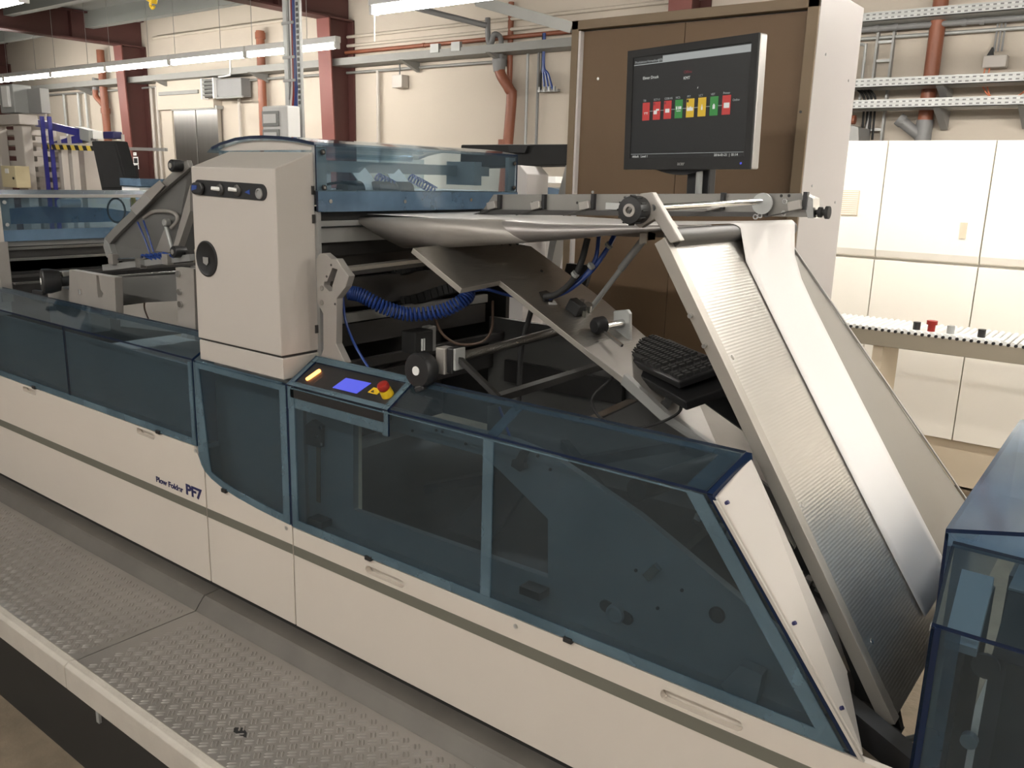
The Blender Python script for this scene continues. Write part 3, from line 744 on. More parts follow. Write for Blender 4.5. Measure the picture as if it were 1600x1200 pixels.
mplate(.014, W_ - .032, H_ - .0455, H_ - .043, e, e + .0003, 'scr_gry', 'menu_line', scr)
mplate(.014, W_ - .034, .0420, .0432, e, e + .0003, 'scr_gry', 'status_line', scr)
def mtext(s, size, mat, u, v, par=None): return text(s, size, mat, 'screen_text', par or scr, mon(u, v, e), UX, UY, .0001)
mtext('Produktion', .0105, 'scr_gry', .018, H_ - .040); mtext('Verwaltung', .0105, 'scr_gry', .067, H_ - .040); mtext('Hilfe', .0105, 'scr_gry', .110, H_ - .040)
mtext('Ebner Druck', .012, 'scr_wht', .052, H_ - .088)
mtext('Offline', .011, 'scr_dim', .210, H_ - .083); mtext('KMT', .012, 'scr_wht', .210, H_ - .100)
mtext('default   Level 1', .010, 'scr_wht', .020, .0325); mtext('2016-01-21  |  01:14', .010, 'scr_wht', .335, .0325)
text('acer', .016, 'silver', 'maker_mark', t, mon(.205, .008, .0042), UX, UY, .0002)
G().cyl(mon(.432, .012, .004), mon(.432, .012, .006), .003, 10).build('power_light', 'glint', t)
tiles = [('TBI', 'red'), ('ECT-U', 'red'), ('COB-HS', 'red'), ('NCS', 'grn'), ('PF7', 'yel'), ('LCT', 'yel'), ('VBT', 'grn'), ('Printer', 'red')]
u = .056
for i, (nm, c) in enumerate(tiles):
    w = .0285; v0 = .142 + i * .0004
    tl = mplate(u, u + w, v0, v0 + .052, e, e + .0003, 'scr_' + c, 'status_tile', scr)
    mtext(nm, .0085, 'scr_gry', u + .001, v0 + .0555)
    if i < 7: mplate(u + w, u + .0425, v0 + .0255, v0 + .027, e, e + .0003, 'scr_gry', 'link_line', scr)
    q = e + .0004
    ic = {0: [(.007, .022, .022, .0235), (.009, .0105, .017, .022), (.018, .0195, .017, .022)], 1: [(.003, .016, .016, .027), (.012, .024, .026, .031)], 2: [(.006, .022, .018, .029)],
          3: [(.004, .008, .024, .033), (.011, .014, .024, .033), (.016, .024, .025, .033), (.006, .022, .019, .021)], 4: [(.003, .025, .018, .027), (.004, .006, .027, .032), (.012, .018, .027, .030)], 5: [(.012, .017, .018, .027), (.0135, .0155, .027, .033)],
          6: [(.010, .018, .018, .029), (.012, .016, .029, .032)], 7: [(.006, .025, .018, .032)]}[i]
    for a, b, c0, c1 in ic: mplate(u + a, u + b, v0 + c0, v0 + c1, q, q + .0002, 'scr_wht', 'tile_icon', scr)
    if i in (1, 2, 4): mplate(u + .001, u + .008, v0 + .042, v0 + .050, q, q + .0002, 'scr_dim' if i < 4 else 'blk', 'tile_badge', scr)
    u += .0425
mtext('Online', .0085, 'scr_gry', u - .008, .180)
G().prism([mon(.262, .222, e), mon(.265, .222, e), mon(.2655, .228, e)], UN * .0002).build('pointer', 'scr_wht', scr)
G().prism([mon(.20, -.085, -.05), mon(.285, -.085, -.05), mon(.285, .05, -.05), mon(.20, .05, -.05)], UN * -.03).build('stand_column', 'blk', t, bevel=.004)
G().cyl(mon(.263, -.085, -.03), mon(.263, .04, -.03), .010, 14).build('stand_tube', 'greyp', t, smooth=True)
G().prism([mon(.10 + .19 * i / 8, -.004 - .016 * math.sin(math.pi * i / 8), -.02) for i in range(9)], UN * -.02).build('chin_cover', 'blk', t)
G().prism([mon(.17, -.092, .02), mon(.315, -.092, .02), mon(.315, -.092, -.12), mon(.17, -.092, -.12)], (0, 0, .010)).build('stand_foot', 'blk2', t, bevel=.003)

KF, KR = Vector((-1.266, .612, 1.272)), Vector((-.923, .373, 1.272))
ku = (KR - KF).normalized(); kl = (KR - KF).length
kv = Vector((.10, .105, .040)); kv = (kv - ku * kv.dot(ku)); kd = .150; kv.normalize(); kn = ku.cross(kv)
t = thing('keyboard', 'black computer keyboard lying on a tray below the monitor', 'keyboard', KF)
def kp(u, v, w): return KF + ku * u + kv * v + kn * w
G().prism([kp(0, 0, -.016), kp(kl, 0, -.016), kp(kl, kd, -.016), kp(0, kd, -.016)], kn * .018).build('housing', 'blk', t, bevel=.004)
km = None; pitch = .0178
for r in range(6):
    c = 0; v = .012 + r * .0215
    while c < 22:
        wk = 1
        if r == 0 and c == 4: wk = 6
        elif (r in (1, 2) and c == 0): wk = 2
        u = .012 + c * pitch
        if c not in (15, 18) and u + wk * pitch < kl:
            g = G(); x0, x1, y0, y1 = u, u + wk * pitch - .0035, v, v + .0175
            g.add([kp(x0, y0, .002), kp(x1, y0, .002), kp(x1, y1, .002), kp(x0, y1, .002), kp(x0 + .002, y0 + .002, .009), kp(x1 - .002, y0 + .002, .009), kp(x1 - .002, y1 - .002, .009), kp(x0 + .002, y1 - .002, .009)],
                  [(0, 1, 5, 4), (1, 2, 6, 5), (2, 3, 7, 6), (3, 0, 4, 7), (4, 5, 6, 7)])
            g.build('key', 'blk2', t)
        c += wk
t2 = thing('keyboard_tray', 'black sheet tray carrying the keyboard on an arm', 'tray', KF)
G().prism([kp(.02, -.015, -.040), kp(kl + .05, -.015, -.055), kp(kl + .05, kd + .03, -.055), kp(.02, kd + .03, -.040)], kn * .024).build('tray_plate', 'blk', t2, bevel=.004)
G().prism([kp(-.055, .02, -.030), kp(.06, -.025, -.030), kp(.10, .06, -.030), kp(-.03, .07, -.030)], kn * .018).build('mouse_wing', 'blk', t2, bevel=.004)
G().bar(kp(.25, kd * .6, -.06), (-1.0, 1.0, 1.2), .05, .03).build('support_arm', 'blk', t2)
G().tube(smooth_path([kp(.10, .0, -.02), (-1.14, .42, 1.24), (-1.16, .36, 1.19), (-1.10, .33, 1.15), (-1.0, .34, 1.15), (-.93, .40, 1.19), (-.97, .47, 1.22)], 6), .004, 6).build('keyboard_cable', 'rubber', t)

# ================================================================ the unit at the lower right
t = thing('delivery_unit', 'neighbouring machine with dark blue see-through covers, lower right corner', 'machine', (.2, .4, .4))
XL = -.235
pane([(XL, 0, .50), (.75, 0, .50), (.75, 0, 1.025), (XL, 0, 1.025)], (0, .008, 0), 'pane', t, 'acr_f')
pane([(XL, .004, 1.025), (.75, .004, 1.025), (.75, .155, 1.122), (XL - .01, .155, 1.122)], (0, 0, .006), 'pane', t, 'acr_f')
pane([(XL, .0, .50), (XL - .012, .17, .50), (XL - .012, .155, 1.118), (XL, 0, 1.022)], (.006, 0, 0), 'pane', t, 'acr_f')
G().box(XL + .006, XL + .045, .009, .012, .5, 1.02).build('pane_flange', 'acr_band', t)
G().box(XL + .006, XL + .016, -.002, 0, .5, 1.026).build('edge_seal', 'acr_edge', t)
la, lb = Vector((-0.2623, 0.17, 1.134)), Vector((.60, .17, 1.325)); lc = Vector((-0.262, 1.001, 1.17)); ld = lc + (lb - la)
G().prism([la, lb, ld, lc], (0, 0, .008), 0, 1).build('lid', ['acr_lid', 'acr_edge'], t)
G().prism([la, lb, (.60, .17, 1.11), (-.256, .17, 1.11)], (0, .006, 0), 0, 1).build('lid_pane', ['acr_dark', 'acr_edge'], t)
G().prism([la, lc, (-.262, 1.02, .80), (-.255, .17, .80)], (.006, 0, 0), 0, 1).build('lid_pane', ['acr_dark', 'acr_edge'], t)
G().bar(la + Vector((.12, .12, .045)), la + Vector((.13, .95, .07)), .008, .006).build('lid_seam', 'galv', t)
G().box(-.17, .70, .38, 1.0, .3, 1.0).build('inner_cabinet', 'dsteel', t)
G().prism([(-.215, .02, 1.0), (-.165, .02, 1.0), (-.170, .14, 1.085), (-.222, .14, 1.085)], (0, .01, -.02)).build('white_guide', 'white', t)
G().box(-.215, -.185, .05, .33, .3, .99).build('inner_column', 'dsteel', t)
G().prism([(-.145, .05, .30), (-.145, .05, .98), (-.145, .15, 1.06), (-.145, .34, 1.06), (-.145, .34, .30)], (.25, 0, 0)).build('drive_casing', 'dsteel', t)
G().box(-.12, -.02, .045, .05, .40, .98).build('black_guard', 'void', t)
G().box(-.148, -.02, .16, .33, 1.061, 1.065).build('drive_cover', 'gsteel', t)
G().cyl((-.1, .22, 1.065), (-.1, .22, 1.07), .03, 16).build('motor_cap', 'pvc', t)
G().cyl((-.155, .045, .82), (-.155, .03, .82), .014, 16).build('round_knob', 'silver', t)
G().cyl((-.15, .045, .965), (-.15, .035, .965), .022, 16).build('bearing_ring', 'dsteel', t)
G().box(-.225, .75, .0, .9, .05, .5).build('base_cabinet', 'cream', t)
for k in range(2): G().cyl((XL - .004, .02, 1.015 - k * .4), (XL + .004, .02, 1.015 - k * .4), .008, 10).build('hinge_pin', 'steel', t)

# ================================================================ operator step
t = thing('operator_step', 'raised step of grey tread plate with cream edge along the machine', 'step', (-2.4, -.25, 0))
def deck(x0, x1):
    d = G().box(x0, x1, -.468, -.075, .318, .330).build('tread_plate', 'tread', t)
    g = G(); p = .040; i0 = int(x0 / p) + 1; i1 = int(x1 / p) - 1
    def lens(cx, cy, a):
        ca, sa = math.cos(a), math.sin(a); l, w, h = .0130, .0042, .0025
        vs = []
        for (u, v, z) in ((-l, 0, 0), (-l * .55, -w, 0), (l * .55, -w, 0), (l, 0, 0), (l * .55, w, 0), (-l * .55, w, 0), (-l * .5, 0, h), (l * .5, 0, h)):
            vs.append((cx + u * ca - v * sa, cy + u * sa + v * ca, .330 + z))
        g.add(vs, [(0, 1, 6), (1, 2, 7, 6), (2, 3, 7), (3, 4, 7), (4, 5, 6, 7), (5, 0, 6)])
    for i in range(i0, i1 + 1):
        for j in range(-12, -1):
            for k in (0, 1):
                cx = (i + .5 * k) * p; cy = (j + .5 * k) * p - .01
                if not (x0 + .02 < cx < x1 - .02 and -.455 < cy < -.092): continue
                a = math.pi / 4 if k == 0 else -math.pi / 4
                for s in (-1, 1):
                    lens(cx - math.sin(a) * .0055 * s, cy + math.cos(a) * .0055 * s, a)
    o = g.build('tread_bars', 'tread', d, smooth=True); o['kind'] = 'stuff'
deck(-5.6, -2.387); deck(-2.381, -.20)
for x0, x1 in ((-5.6, -2.386), (-2.382, -.2)):
    G().prism([(x0, -.466, .331), (x0, -.472, .337), (x0, -.492, .336), (x0, -.502, .326), (x0, -.503, .255), (x0, -.498, .25), (x0, -.466, .25)], (x1 - x0, 0, 0)).build('edge_trim', 'trim', t, bevel=.002)
    G().prism([(x0, .03, .375), (x0, -.038, .372), (x0, -.046, .366), (x0, -.075, .331), (x0, -.075, .32), (x0, .03, .32)], (x1 - x0, 0, 0)).build('kerb_ledge', 'ledge', t, bevel=.002)
G().box(-5.6, -.2, -.42, .0, .26, .318).build('under_frame', 'dsteel', t)
for x in (-5.2, -4.1, -3.0, -2.0, -1.0, -.3):
    G().box(x, x + .05, -.30, -.25, 0, .27).build('support_foot', 'galv', t)
G().box(-5.6, -.2, -.492, -.47, 0, .25).build('step_shade_board', 'void', t)  # black board added in place of the floor shadow under the step
G().box(-2.22, -2.205, -.500, -.47, .215, .255).build('stop_tab', 'galv', t)
G().prism([(-1.76, -.36, .3302), (-1.74, -.345, .3302), (-1.715, -.352, .3302), (-1.70, -.365, .3302), (-1.72, -.37, .3302), (-1.745, -.372, .3302)], (0, 0, .0008)).build('dirt_scrap', 'rubber', t)
# ================================================================ the plow folder
PF = thing('plow_folder', 'cream plow folder machine with blue see-through hoods and steel plow board', 'machine', (-1.6, .5, .0))

def front_panel(outer, holes, stripe_x, screws):
    p = G().holed(outer, holes, XZ, .0, .018).build('front_panel', 'cream', PF, bevel=.0015)
    G().box(stripe_x[0], stripe_x[1], -.0012, .0, .636, .666).build('stripe', 'stripe', p)
    for hl in holes:
        us = [q[0] for q in hl]; vs = [q[1] for q in hl]
        G().box(min(us) - .004, max(us) + .004, .021, .030, min(vs) - .004, max(vs) + .004).build('handle_recess', 'cream', p)
    for c in screws:
        G().cyl((c[0], .0, c[1]), (c[0], -.002, c[1]), .006, 14).cyl((c[0], -.002, c[1]), (c[0], -.0025, c[1]), .003, 6).build('panel_screw', 'silver', p)
    return p
s1 = slot_loop((-2.80, .8485), (-2.705, .8475), .0105)
s0 = slot_loop((-3.685, .8485), (-3.59, .8485), .0105)
pl_ = front_panel([(-4.9, .402), (-2.404, .402), (-2.404, .8), (-2.455, .868), (-4.9, .868)], [s1, s0], (-4.9, -2.404), [(-2.447, .853)])
text('Plow Folder', .0275, 'navy', 'lettering', pl_, (-2.704, -0.0006, 0.6852), (1, 0, 0), (0, 0, 1), .0004, bold=.0009, sx=1.24)
text('PF7', .050, 'navy', 'lettering', pl_, (-2.519, -0.0006, 0.6868), (1, 0, 0), (0, 0, 1), .0004, bold=.002, sx=1.25)
cur = [(-2.398, .793), (-2.36, .775), (-2.30, .758), (-2.22, .745), (-2.12, .735), (-2.02, .729), (-1.959, .726)]
front_panel([(-2.398, .402), (-1.959, .402)] + cur[::-1], [], (-2.398, -1.959), [(-1.985, .712)])
s2 = slot_loop((-1.63, .688), (-1.505, .688), .012); s3 = slot_loop((-.715, .688), (-.555, .688), .013)
front_panel([(-1.953, .402), (-.262, .402), (-.262, .722), (-1.953, .722)], [s2, s3], (-1.953, -.262), [(-1.118, .704)])
G().box(-4.9, -.46, .03, 1.05, .05, .70).build('base_body', 'dsteel', PF)
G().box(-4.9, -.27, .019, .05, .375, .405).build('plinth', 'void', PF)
G().box(-4.9, -2.42, .03, 1.05, .70, .86).build('base_body', 'gsteel', PF)

# ---- hoods
def strip(h, p, q, w, th=.004, up=(0, 1, 0), name='flange', mat='acr_band'):
    return G().bar(p, q, w, th, up).build(name, mat, h)
def latch(h, x, z):
    return G().box(x - .012, x + .012, -.009, .004, z - .008, z + .005).build('latch', 'blk', h, bevel=.002)
def hood_base(name='guard_hood'):
    o = bpy.data.objects.new(name, None); COL.objects.link(o); attach(o, PF); return o

# left hood
h = G().box(-4.9, -2.434, -.004, -.0005, .873, .895).build('guard_hood', 'acr_band', PF)
pane([(-4.9, .0, .873), (-3.295, .0, .873), (-3.295, .0, 1.157), (-4.9, .0, 1.157)], (0, .007, 0), 'pane', h, 'acr_f')
pane([(-3.291, .0, .873), (-2.434, .0, .873), (-2.434, .0, 1.157), (-3.291, .0, 1.157)], (0, .007, 0), 'pane', h, 'acr_f')
G().prism([(-4.9, .0, 1.157), (-2.434, .0, 1.157), (-2.434, .105, 1.221), (-4.9, .105, 1.221)], (0, 0, .006), 0, 1).build('pane', ['acr_f', 'acr_edge'], h)
strip(h, (-2.446, -.0025, .895), (-2.446, -.0025, 1.15), .018, .004, (0, 1, 0))
pane([(-2.434, .0, .873), (-2.434, .09, .873), (-2.434, .105, 1.221), (-2.434, 0, 1.157)], (.005, 0, 0), 'pane', h, 'acr_f')
G().box(-2.434, -2.431, -.002, .004, .873, 1.160).build('edge_seal', 'acr_edge', h)
latch(h, -3.58, .876); latch(h, -2.66, .876)
strip(h, (-4.9, .098, 1.214), (-2.44, .098, 1.214), .016, .004, (0, -.52, .85))
# middle hood with curved foot
low = [(-2.424, .843), (-2.412, .816), (-2.395, .797), (-2.36, .779), (-2.30, .762), (-2.22, .749), (-2.12, .739), (-2.02, .733), (-1.962, .730)]
h = G().holed([(-2.424, 1.155)] + low + [(-1.962, 1.155)], [[(-2.398, 1.138)] + [(u + (.03 if i < 3 else 0) + (.0 if i < 8 else -.03), v + .022) for i, (u, v) in enumerate(low) if 1 < i] + [(-1.99, 1.138)]], XZ, -.004, -.0005).build('guard_hood', 'acr_band', PF)
G().prism([(u, 0, v) for u, v in [(-2.424, 1.157)] + low + [(-1.962, 1.157)]], (0, .007, 0), 0, 1).build('pane', ['acr_f', 'acr_edge'], h)
G().box(-2.424, -1.985, 0, .007, 1.152, 1.160).build('hood_edge', 'acr_band', h)
for x in (-2.4225, -1.9615): G().box(x - .0035, x + .0035, -.002, .006, .732 if x > -2 else .845, 1.160).build('edge_seal', 'acr_edge', h)
latch(h, -2.29, .757)
# right hood
h = G().holed([(-1.950, .728), (-.345, .728), (-.668, 1.154), (-1.950, 1.154)], [[(-1.925, .752), (-.402, .752), (-.703, 1.151), (-1.925, 1.151)]], XZ, -.004, -.0005).build('guard_hood', 'acr_band', PF)
pane([(-1.954, 0, .727), (-.334, 0, .727), (-.660, 0, 1.157), (-1.954, 0, 1.157)], (0, .007, 0), 'pane', h, 'acr_f')
G().prism([(-1.545, 0, 1.157), (-.660, 0, 1.157), (-.630, .105, 1.221), (-1.545, .105, 1.221)], (0, 0, .006), 0, 1).build('pane', ['acr_f', 'acr_edge'], h)
strip(h, (-1.212, -.0025, .752), (-1.212, -.0025, 1.151), .030, .004)
strip(h, (-1.212, .012, 1.160), (-1.205, .098, 1.212), .030, .003, (0, -.52, .85))
G().bar((-1.54, .099, 1.214), (-.64, .099, 1.214), .012, .004, (0, -.52, .85)).build('flange', 'acr_band', h)
strip(h, (-.690, .01, 1.159), (-.660, .098, 1.213), .040, .003, (0, -.52, .85))
G().prism([(-.334, -.001, .727), (-.660, -.001, 1.157), (-.648, -.001, 1.157), (-.322, -.001, .727)], (0, .03, 0)).build('edge_seal', 'acr_edge', h)
G().prism([(-.660, -.001, 1.160), (-.630, .105, 1.225), (-.618, .105, 1.225), (-.648, -.001, 1.160)], (0, .012, -.026)).build('edge_seal', 'acr_edge', h)
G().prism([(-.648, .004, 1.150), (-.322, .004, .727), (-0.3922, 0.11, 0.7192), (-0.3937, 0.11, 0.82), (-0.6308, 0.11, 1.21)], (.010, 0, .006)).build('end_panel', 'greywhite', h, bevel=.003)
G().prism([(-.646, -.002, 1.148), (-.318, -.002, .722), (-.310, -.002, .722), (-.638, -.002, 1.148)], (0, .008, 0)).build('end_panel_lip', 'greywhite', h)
for k in range(3):
    c = Vector((-.645, .0, 1.15)).lerp(Vector((-.33, 0, .735)), (.03, .52, .85)[k]); G().cyl(c + Vector((.004, .012, .0)), c + Vector((.016, .012, .01)), .004, 8).build('hinge_pin', 'navy', h)
for x in (-1.625, -.965): latch(h, x, .728)
for x in (-1.955, -.3):
    G().box(x - .003, x + .003, -.002, .004, .727, 1.158).build('edge_seal', 'acr_edge', h) if x < -1 else None

# ---- control console in the hood
def cs(x, v, w=0.0): return Vector((x, .8537 * v - .5208 * w, 1.160 + .5208 * v + .8537 * w))     # on the sloping desk
def desk(x0, x1, v0, v1, w0, w1, name, mat, par=None):
    return G().prism([cs(x0, v0, w0), cs(x1, v0, w0), cs(x1, v1, w0), cs(x0, v1, w0)], cs(0, 0, w1) - cs(0, 0, w0), 0, 1 if isinstance(mat, list) else None).build(name, mat, par)
c = G().prism([(-1.940, -.004, 1.150), (-1.562, -.004, 1.150), (-1.562, -.004, 1.126), (-1.940, -.004, 1.126)], (0, .03, 0)).build('control_console', 'blk', PF)
desk(-1.942, -1.560, .008, .120, -.010, .0, 'console_plate', 'blk', c)
RM = ['acr_band', 'acr_edge']
desk(-1.954, -1.546, -.004, .012, .0, .005, 'desk_rim', RM, c)
desk(-1.954, -1.546, .100, .124, .0, .005, 'desk_rim', RM, c)
desk(-1.954, -1.934, .012, .100, .0, .005, 'desk_rim', RM, c)
desk(-1.566, -1.546, .012, .100, .0, .005, 'desk_rim', RM, c)
pane([(-1.936, -.002, 1.126), (-1.566, -.002, 1.126), (-1.566, -.002, 1.096), (-1.936, -.002, 1.096)], (0, .006, 0), 'desk_rim', c, 'acr_band')
for x0, x1 in ((-1.954, -1.936), (-1.566, -1.546)):
    pane([(x0, -.003, 1.157), (x1, -.003, 1.157), (x1, -.003, 1.090), (x0, -.003, 1.090)], (0, .006, 0), 'corner_rim', c, 'acr_band')
CN = Vector((0, -.5208, .8537))
l0, l1 = Vector((-1.902, 0.0317, 1.179)), Vector((-1.891, 0.0604, 1.197)); lt_ = (l1 - l0).normalized(); ls_ = CN.cross(lt_)
G().prism([l0 + lt_ * (a_ + (l1 - l0).length * e_) + ls_ * b_ for a_, b_, e_ in [(.007 * math.cos(math.radians(q_)), .007 * math.sin(math.radians(q_)), 1 if abs(q_) <= 90 else 0) for q_ in (-90, -60, -30, 0, 30, 60, 90, 120, 150, 180, 210, 240, 270)]], CN * .004).build('indicator_lamp', 'lit_orange', c)
G().bar((-1.868, 0.0269, 1.176), (-1.86, 0.0453, 1.188), .0025, .002).build('lamp_slot', 'dsteel', c)
G().prism([(-1.788, 0.0231, 1.174), (-1.775, 0.0608, 1.197), (-1.678, 0.063, 1.198), (-1.693, 0.0235, 1.174)], CN * .002).build('display', 'lit_blue', c)
G().prism([(-1.661, 0.0352, 1.181), (-1.656, 0.0519, 1.192), (-1.622, 0.0525, 1.192), (-1.625, 0.0342, 1.181)], CN * .0015).build('yellow_label', 'yellow', c)
text('B', .017, 'blk', 'label_letter', c, Vector((-1.64, 0.0364, 1.182)) + CN * .0018, Vector((-1.622, 0.0525, 1.192)) - Vector((-1.625, 0.0342, 1.181)), Vector((-1.661, 0.0352, 1.181)) - Vector((-1.625, 0.0342, 1.181)), .0002, bold=.0008)
b0 = Vector((-1.592, 0.0416, 1.185))
G().cyl(b0, b0 + CN * .020, .0175, 24, .016).build('stop_button_collar', 'yellow', c, smooth=True)
G().lathe(b0, CN, [(.018, .010), (.022, .011), (.025, .0155), (.034, .0165), (.039, .014), (.041, 0)], 24).build('stop_button', 'red', c, smooth=True)

# ---- tower housing
tw = G().add([(-2.398, .004, 1.236), (-1.985, .004, 1.236), (-1.985, .14, 1.236), (-2.398, .14, 1.236),
              (-2.384, .004, 1.756), (-1.983, .004, 1.757), (-1.985, .14, 1.806), (-2.384, .14, 1.806)],
             [(0, 1, 5, 4), (1, 2, 6, 5), (2, 3, 7, 6), (3, 0, 4, 7), (4, 5, 6, 7), (0, 3, 2, 1)]).build('tower_housing', 'greywhite', PF, bevel=.003)
G().box(-2.400, -1.984, .008, .14, 1.166, 1.229).build('tower_foot', 'greywhite', tw, bevel=.003)
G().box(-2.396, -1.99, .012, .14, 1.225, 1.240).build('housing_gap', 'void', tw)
G().box(-2.02, -1.972, .138, .150, .75, 1.64).build('frame_plate', 'gsteel', tw)
o = G().prism([(u, .004, v) for u, v in slot_loop((-2.345, 1.697), (-2.043, 1.692), .0225, 10)], (0, -.003, 0)).build('control_strip', 'blk', tw)
for x in (-2.233, -2.150):
    G().lathe((x, .001, 1.694), (0, -1, 0), [(0, .017), (.004, .016), (.006, .013), (.006, .004)], 20).build('switch_ring', 'dsteel', tw, smooth=True)
    G().cyl((x, -.002, 1.695), (x - .018, -.018, 1.697), .006, 12, .0055).build('toggle_lever', 'whitep', tw, smooth=True)
G().lathe((-2.051, .001, 1.688), (0, -1, 0), [(0, .015), (.004, .0145), (.005, .011), (.002, .009), (.002, 0)], 20).build('round_button', 'gsteel', tw, smooth=True)
G().prism([(u, .001, v) for u, v in slot_loop((-2.356, 1.694), (-2.330, 1.694), .018, 8)], (0, -.010, 0)).build('lever_knob', 'blk', tw, bevel=.006)
G().prism([(-2.366, -.0092, 1.687), (-2.340, -.0092, 1.692), (-2.337, -.0092, 1.703), (-2.363, -.0092, 1.703)], (0, -.0006, 0)).build('knob_mark', 'bhose', tw)
G().prism([(-2.118, .0008, 1.690), (-2.095, .0008, 1.684), (-2.095, .0008, 1.698)], (0, -.0006, 0)).build('arrow_mark', 'bhose', tw)
G().lathe((-2.326, .004, 1.487), (0, -1, 0), [(0, .054), (.003, .054), (.004, .050), (.002, .046), (.002, 0)], 36).build('round_window', 'blk', tw, smooth=True)
G().prism([(-2.340, -.0005, 1.492), (-2.313, -.0005, 1.492), (-2.313, -.0005, 1.476), (-2.322, -.0005, 1.468), (-2.340, -.0005, 1.474)], (0, -.001, 0)).build('window_mark', 'silver', tw)
for z in (1.70, 1.62, 1.3): G().box(-1.986, -1.981, .128, .14, z - .012, z + .012).build('side_latch', 'dsteel', tw)

# ---- curved top hood over the tower
th = G()
arcp = [(-2.468, 1.818), (-2.42, 1.832), (-2.34, 1.846), (-2.27, 1.851), (-2.20, 1.852), (-2.12, 1.849), (-2.05, 1.843), (-1.972, 1.832)]
inner = [(u, v - .009) for u, v in arcp]
th.prism([(u, .132, v) for u, v in arcp + inner[::-1]], (0, .938, 0), 1, 0).build('curved_hood', ['acr', 'acr_edge'], PF)
tho = bpy.data.objects['curved_hood']
G().prism([(u, .150, v - .004) for u, v in inner] + [(-1.985, .150, 1.812), (-2.44, .150, 1.808)], (0, .012, 0)).build('end_plate', 'greywhite', tho)
G().prism([(-2.468, .132, 1.818), (-2.460, .132, 1.818), (-2.438, .10, 1.80), (-2.446, .10, 1.80)], (0, .9, 0)).build('lid_foot', 'acr', tho)
pane([(-1.974, .135, 1.700), (-1.974, 1.066, 1.700), (-1.974, 1.066, 1.826), (-1.974, .135, 1.826)], (.006, 0, 0), 'pane', tho)
pane([(-1.972, .135, 1.640), (-1.972, 1.066, 1.640), (-1.972, 1.066, 1.698), (-1.972, .135, 1.698)], (.008, 0, 0), 'hood_band', tho, 'acr_dark')
G().box(-1.972, -1.966, .135, 1.066, 1.697, 1.701).build('pane_joint', 'acr_band', tho)
for y0, y1 in ((.137, .178), (1.022, 1.062)):
    G().box(-1.990, -1.976, y0, y1, 1.70, 1.82).build('bolt_plate', 'gsteel', tho)
for y, z in ((.158, 1.806), (.160, 1.708), (1.045, 1.800), (1.045, 1.714)):
    G().lathe((-1.968, y, z), (1, 0, 0), [(0, .008), (.004, .008), (.005, .006), (.005, 0)], 14).build('cap_bolt', 'blk', tho, smooth=True)
    G().cyl((-1.963, y, z), (-1.9625, y, z), .004, 10).build('bolt_socket', 'steel', tho)
for y, z in ((.178, 1.670), (.480, 1.668), (.80, 1.672)):
    G().cyl((-1.964, y, z), (-1.960, y, z), .006, 12).build('band_bolt', 'steel', tho)
G().box(-2.44, -2.43, .14, 1.06, 1.66, 1.81).build('pane', 'acr', tho)
# things seen through the top hood
G().box(-2.10, -2.08, .19, 1.04, 1.752, 1.786).build('cross_bar', 'gsteel', tho)
G().box(-2.13, -2.00, .86, .90, 1.72, 1.80).build('guide_block', 'gsteel', tho)
G().box(-2.30, -2.05, .20, 1.05, 1.655, 1.700).build('roller_bed', 'gsteel', tho)
for y in (.335, .47, .55): G().cyl((-2.05, y - .035, 1.70), (-2.05, y + .035, 1.70), .028, 16).build('pressure_roller', 'dsteel', tho, smooth=True)
for y0 in (.45, .60):
    G().tube(coil_path([(-2.06, y0, 1.742), (-2.05, y0 + .05, 1.722), (-2.05, y0 + .11, 1.70)], .014, 9, 8), .0028, 5).build('coiled_hose', 'bhose', tho, smooth=True)
    G().bar((-2.09, y0 - .06, 1.77), (-2.06, y0 - .01, 1.70), .05, .006, (1, 0, 0)).build('link_plate', 'alu', tho)
G().tube(smooth_path([(-2.03, .22, 1.715), (-2.03, .27, 1.722), (-2.03, .33, 1.718), (-2.03, .36, 1.70)], 5), .004, 6).build('black_cable', 'rubber', tho)
G().box(-2.12, -2.1, .2, .3, 1.70, 1.755).build('white_plate', 'whitep', tho)

# ---- tower mouth: cross members between y = .15 and 1.06
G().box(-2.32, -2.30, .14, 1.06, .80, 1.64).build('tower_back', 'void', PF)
G().box(-2.30, -1.985, 1.04, 1.06, .80, 1.64).build('frame_plate', 'dsteel', PF)
for (z0, z1, x, m) in ((1.612, 1.640, -2.01, 'void'), (1.595, 1.612, -2.005, 'gsteel'), (1.545, 1.590, -2.03, 'gsteel'), (1.50, 1.545, -2.06, 'void'), (1.43, 1.50, -2.10, 'dsteel')):
    G().box(x - .03, x, .152, 1.04, z0, z1).build('cross_member', m, PF, bevel=.002)
rail = G().bar((-1.905, .15, 1.479), (-1.915, .80, 1.495), .035, .012).build('cross_rail', 'edge', PF, bevel=.001)
G().bar((-1.895, .15, 1.467), (-1.905, .80, 1.483), .012, .012).build('rail_lip', 'dsteel', rail)
for z0, z1, x, m, y1 in ((1.300, 1.330, -2.0, 'gsteel', .95), (1.225, 1.295, -2.01, 'dsteel', .95), (1.17, 1.20, -1.92, 'dsteel', .95), (1.06, 1.14, -1.97, 'dsteel', .95), (1.335, 1.43, -2.06, 'dsteel', 1.0)):
    G().box(x - .02, x, .15, y1, z0, z1).build('cross_member', m, PF, bevel=.002)
G().box(-1.90, -1.40, .93, .95, 1.02, 1.10).build('frame_rail', 'dsteel', PF)
va = G().box(-1.86, -1.80, .36, .44, 1.215, 1.285).build('valve_block', 'blk2', PF, bevel=.004)
G().box(-1.85, -1.82, .44, .475, 1.21, 1.29).build('valve_coil', 'gsteel', va, bevel=.003)
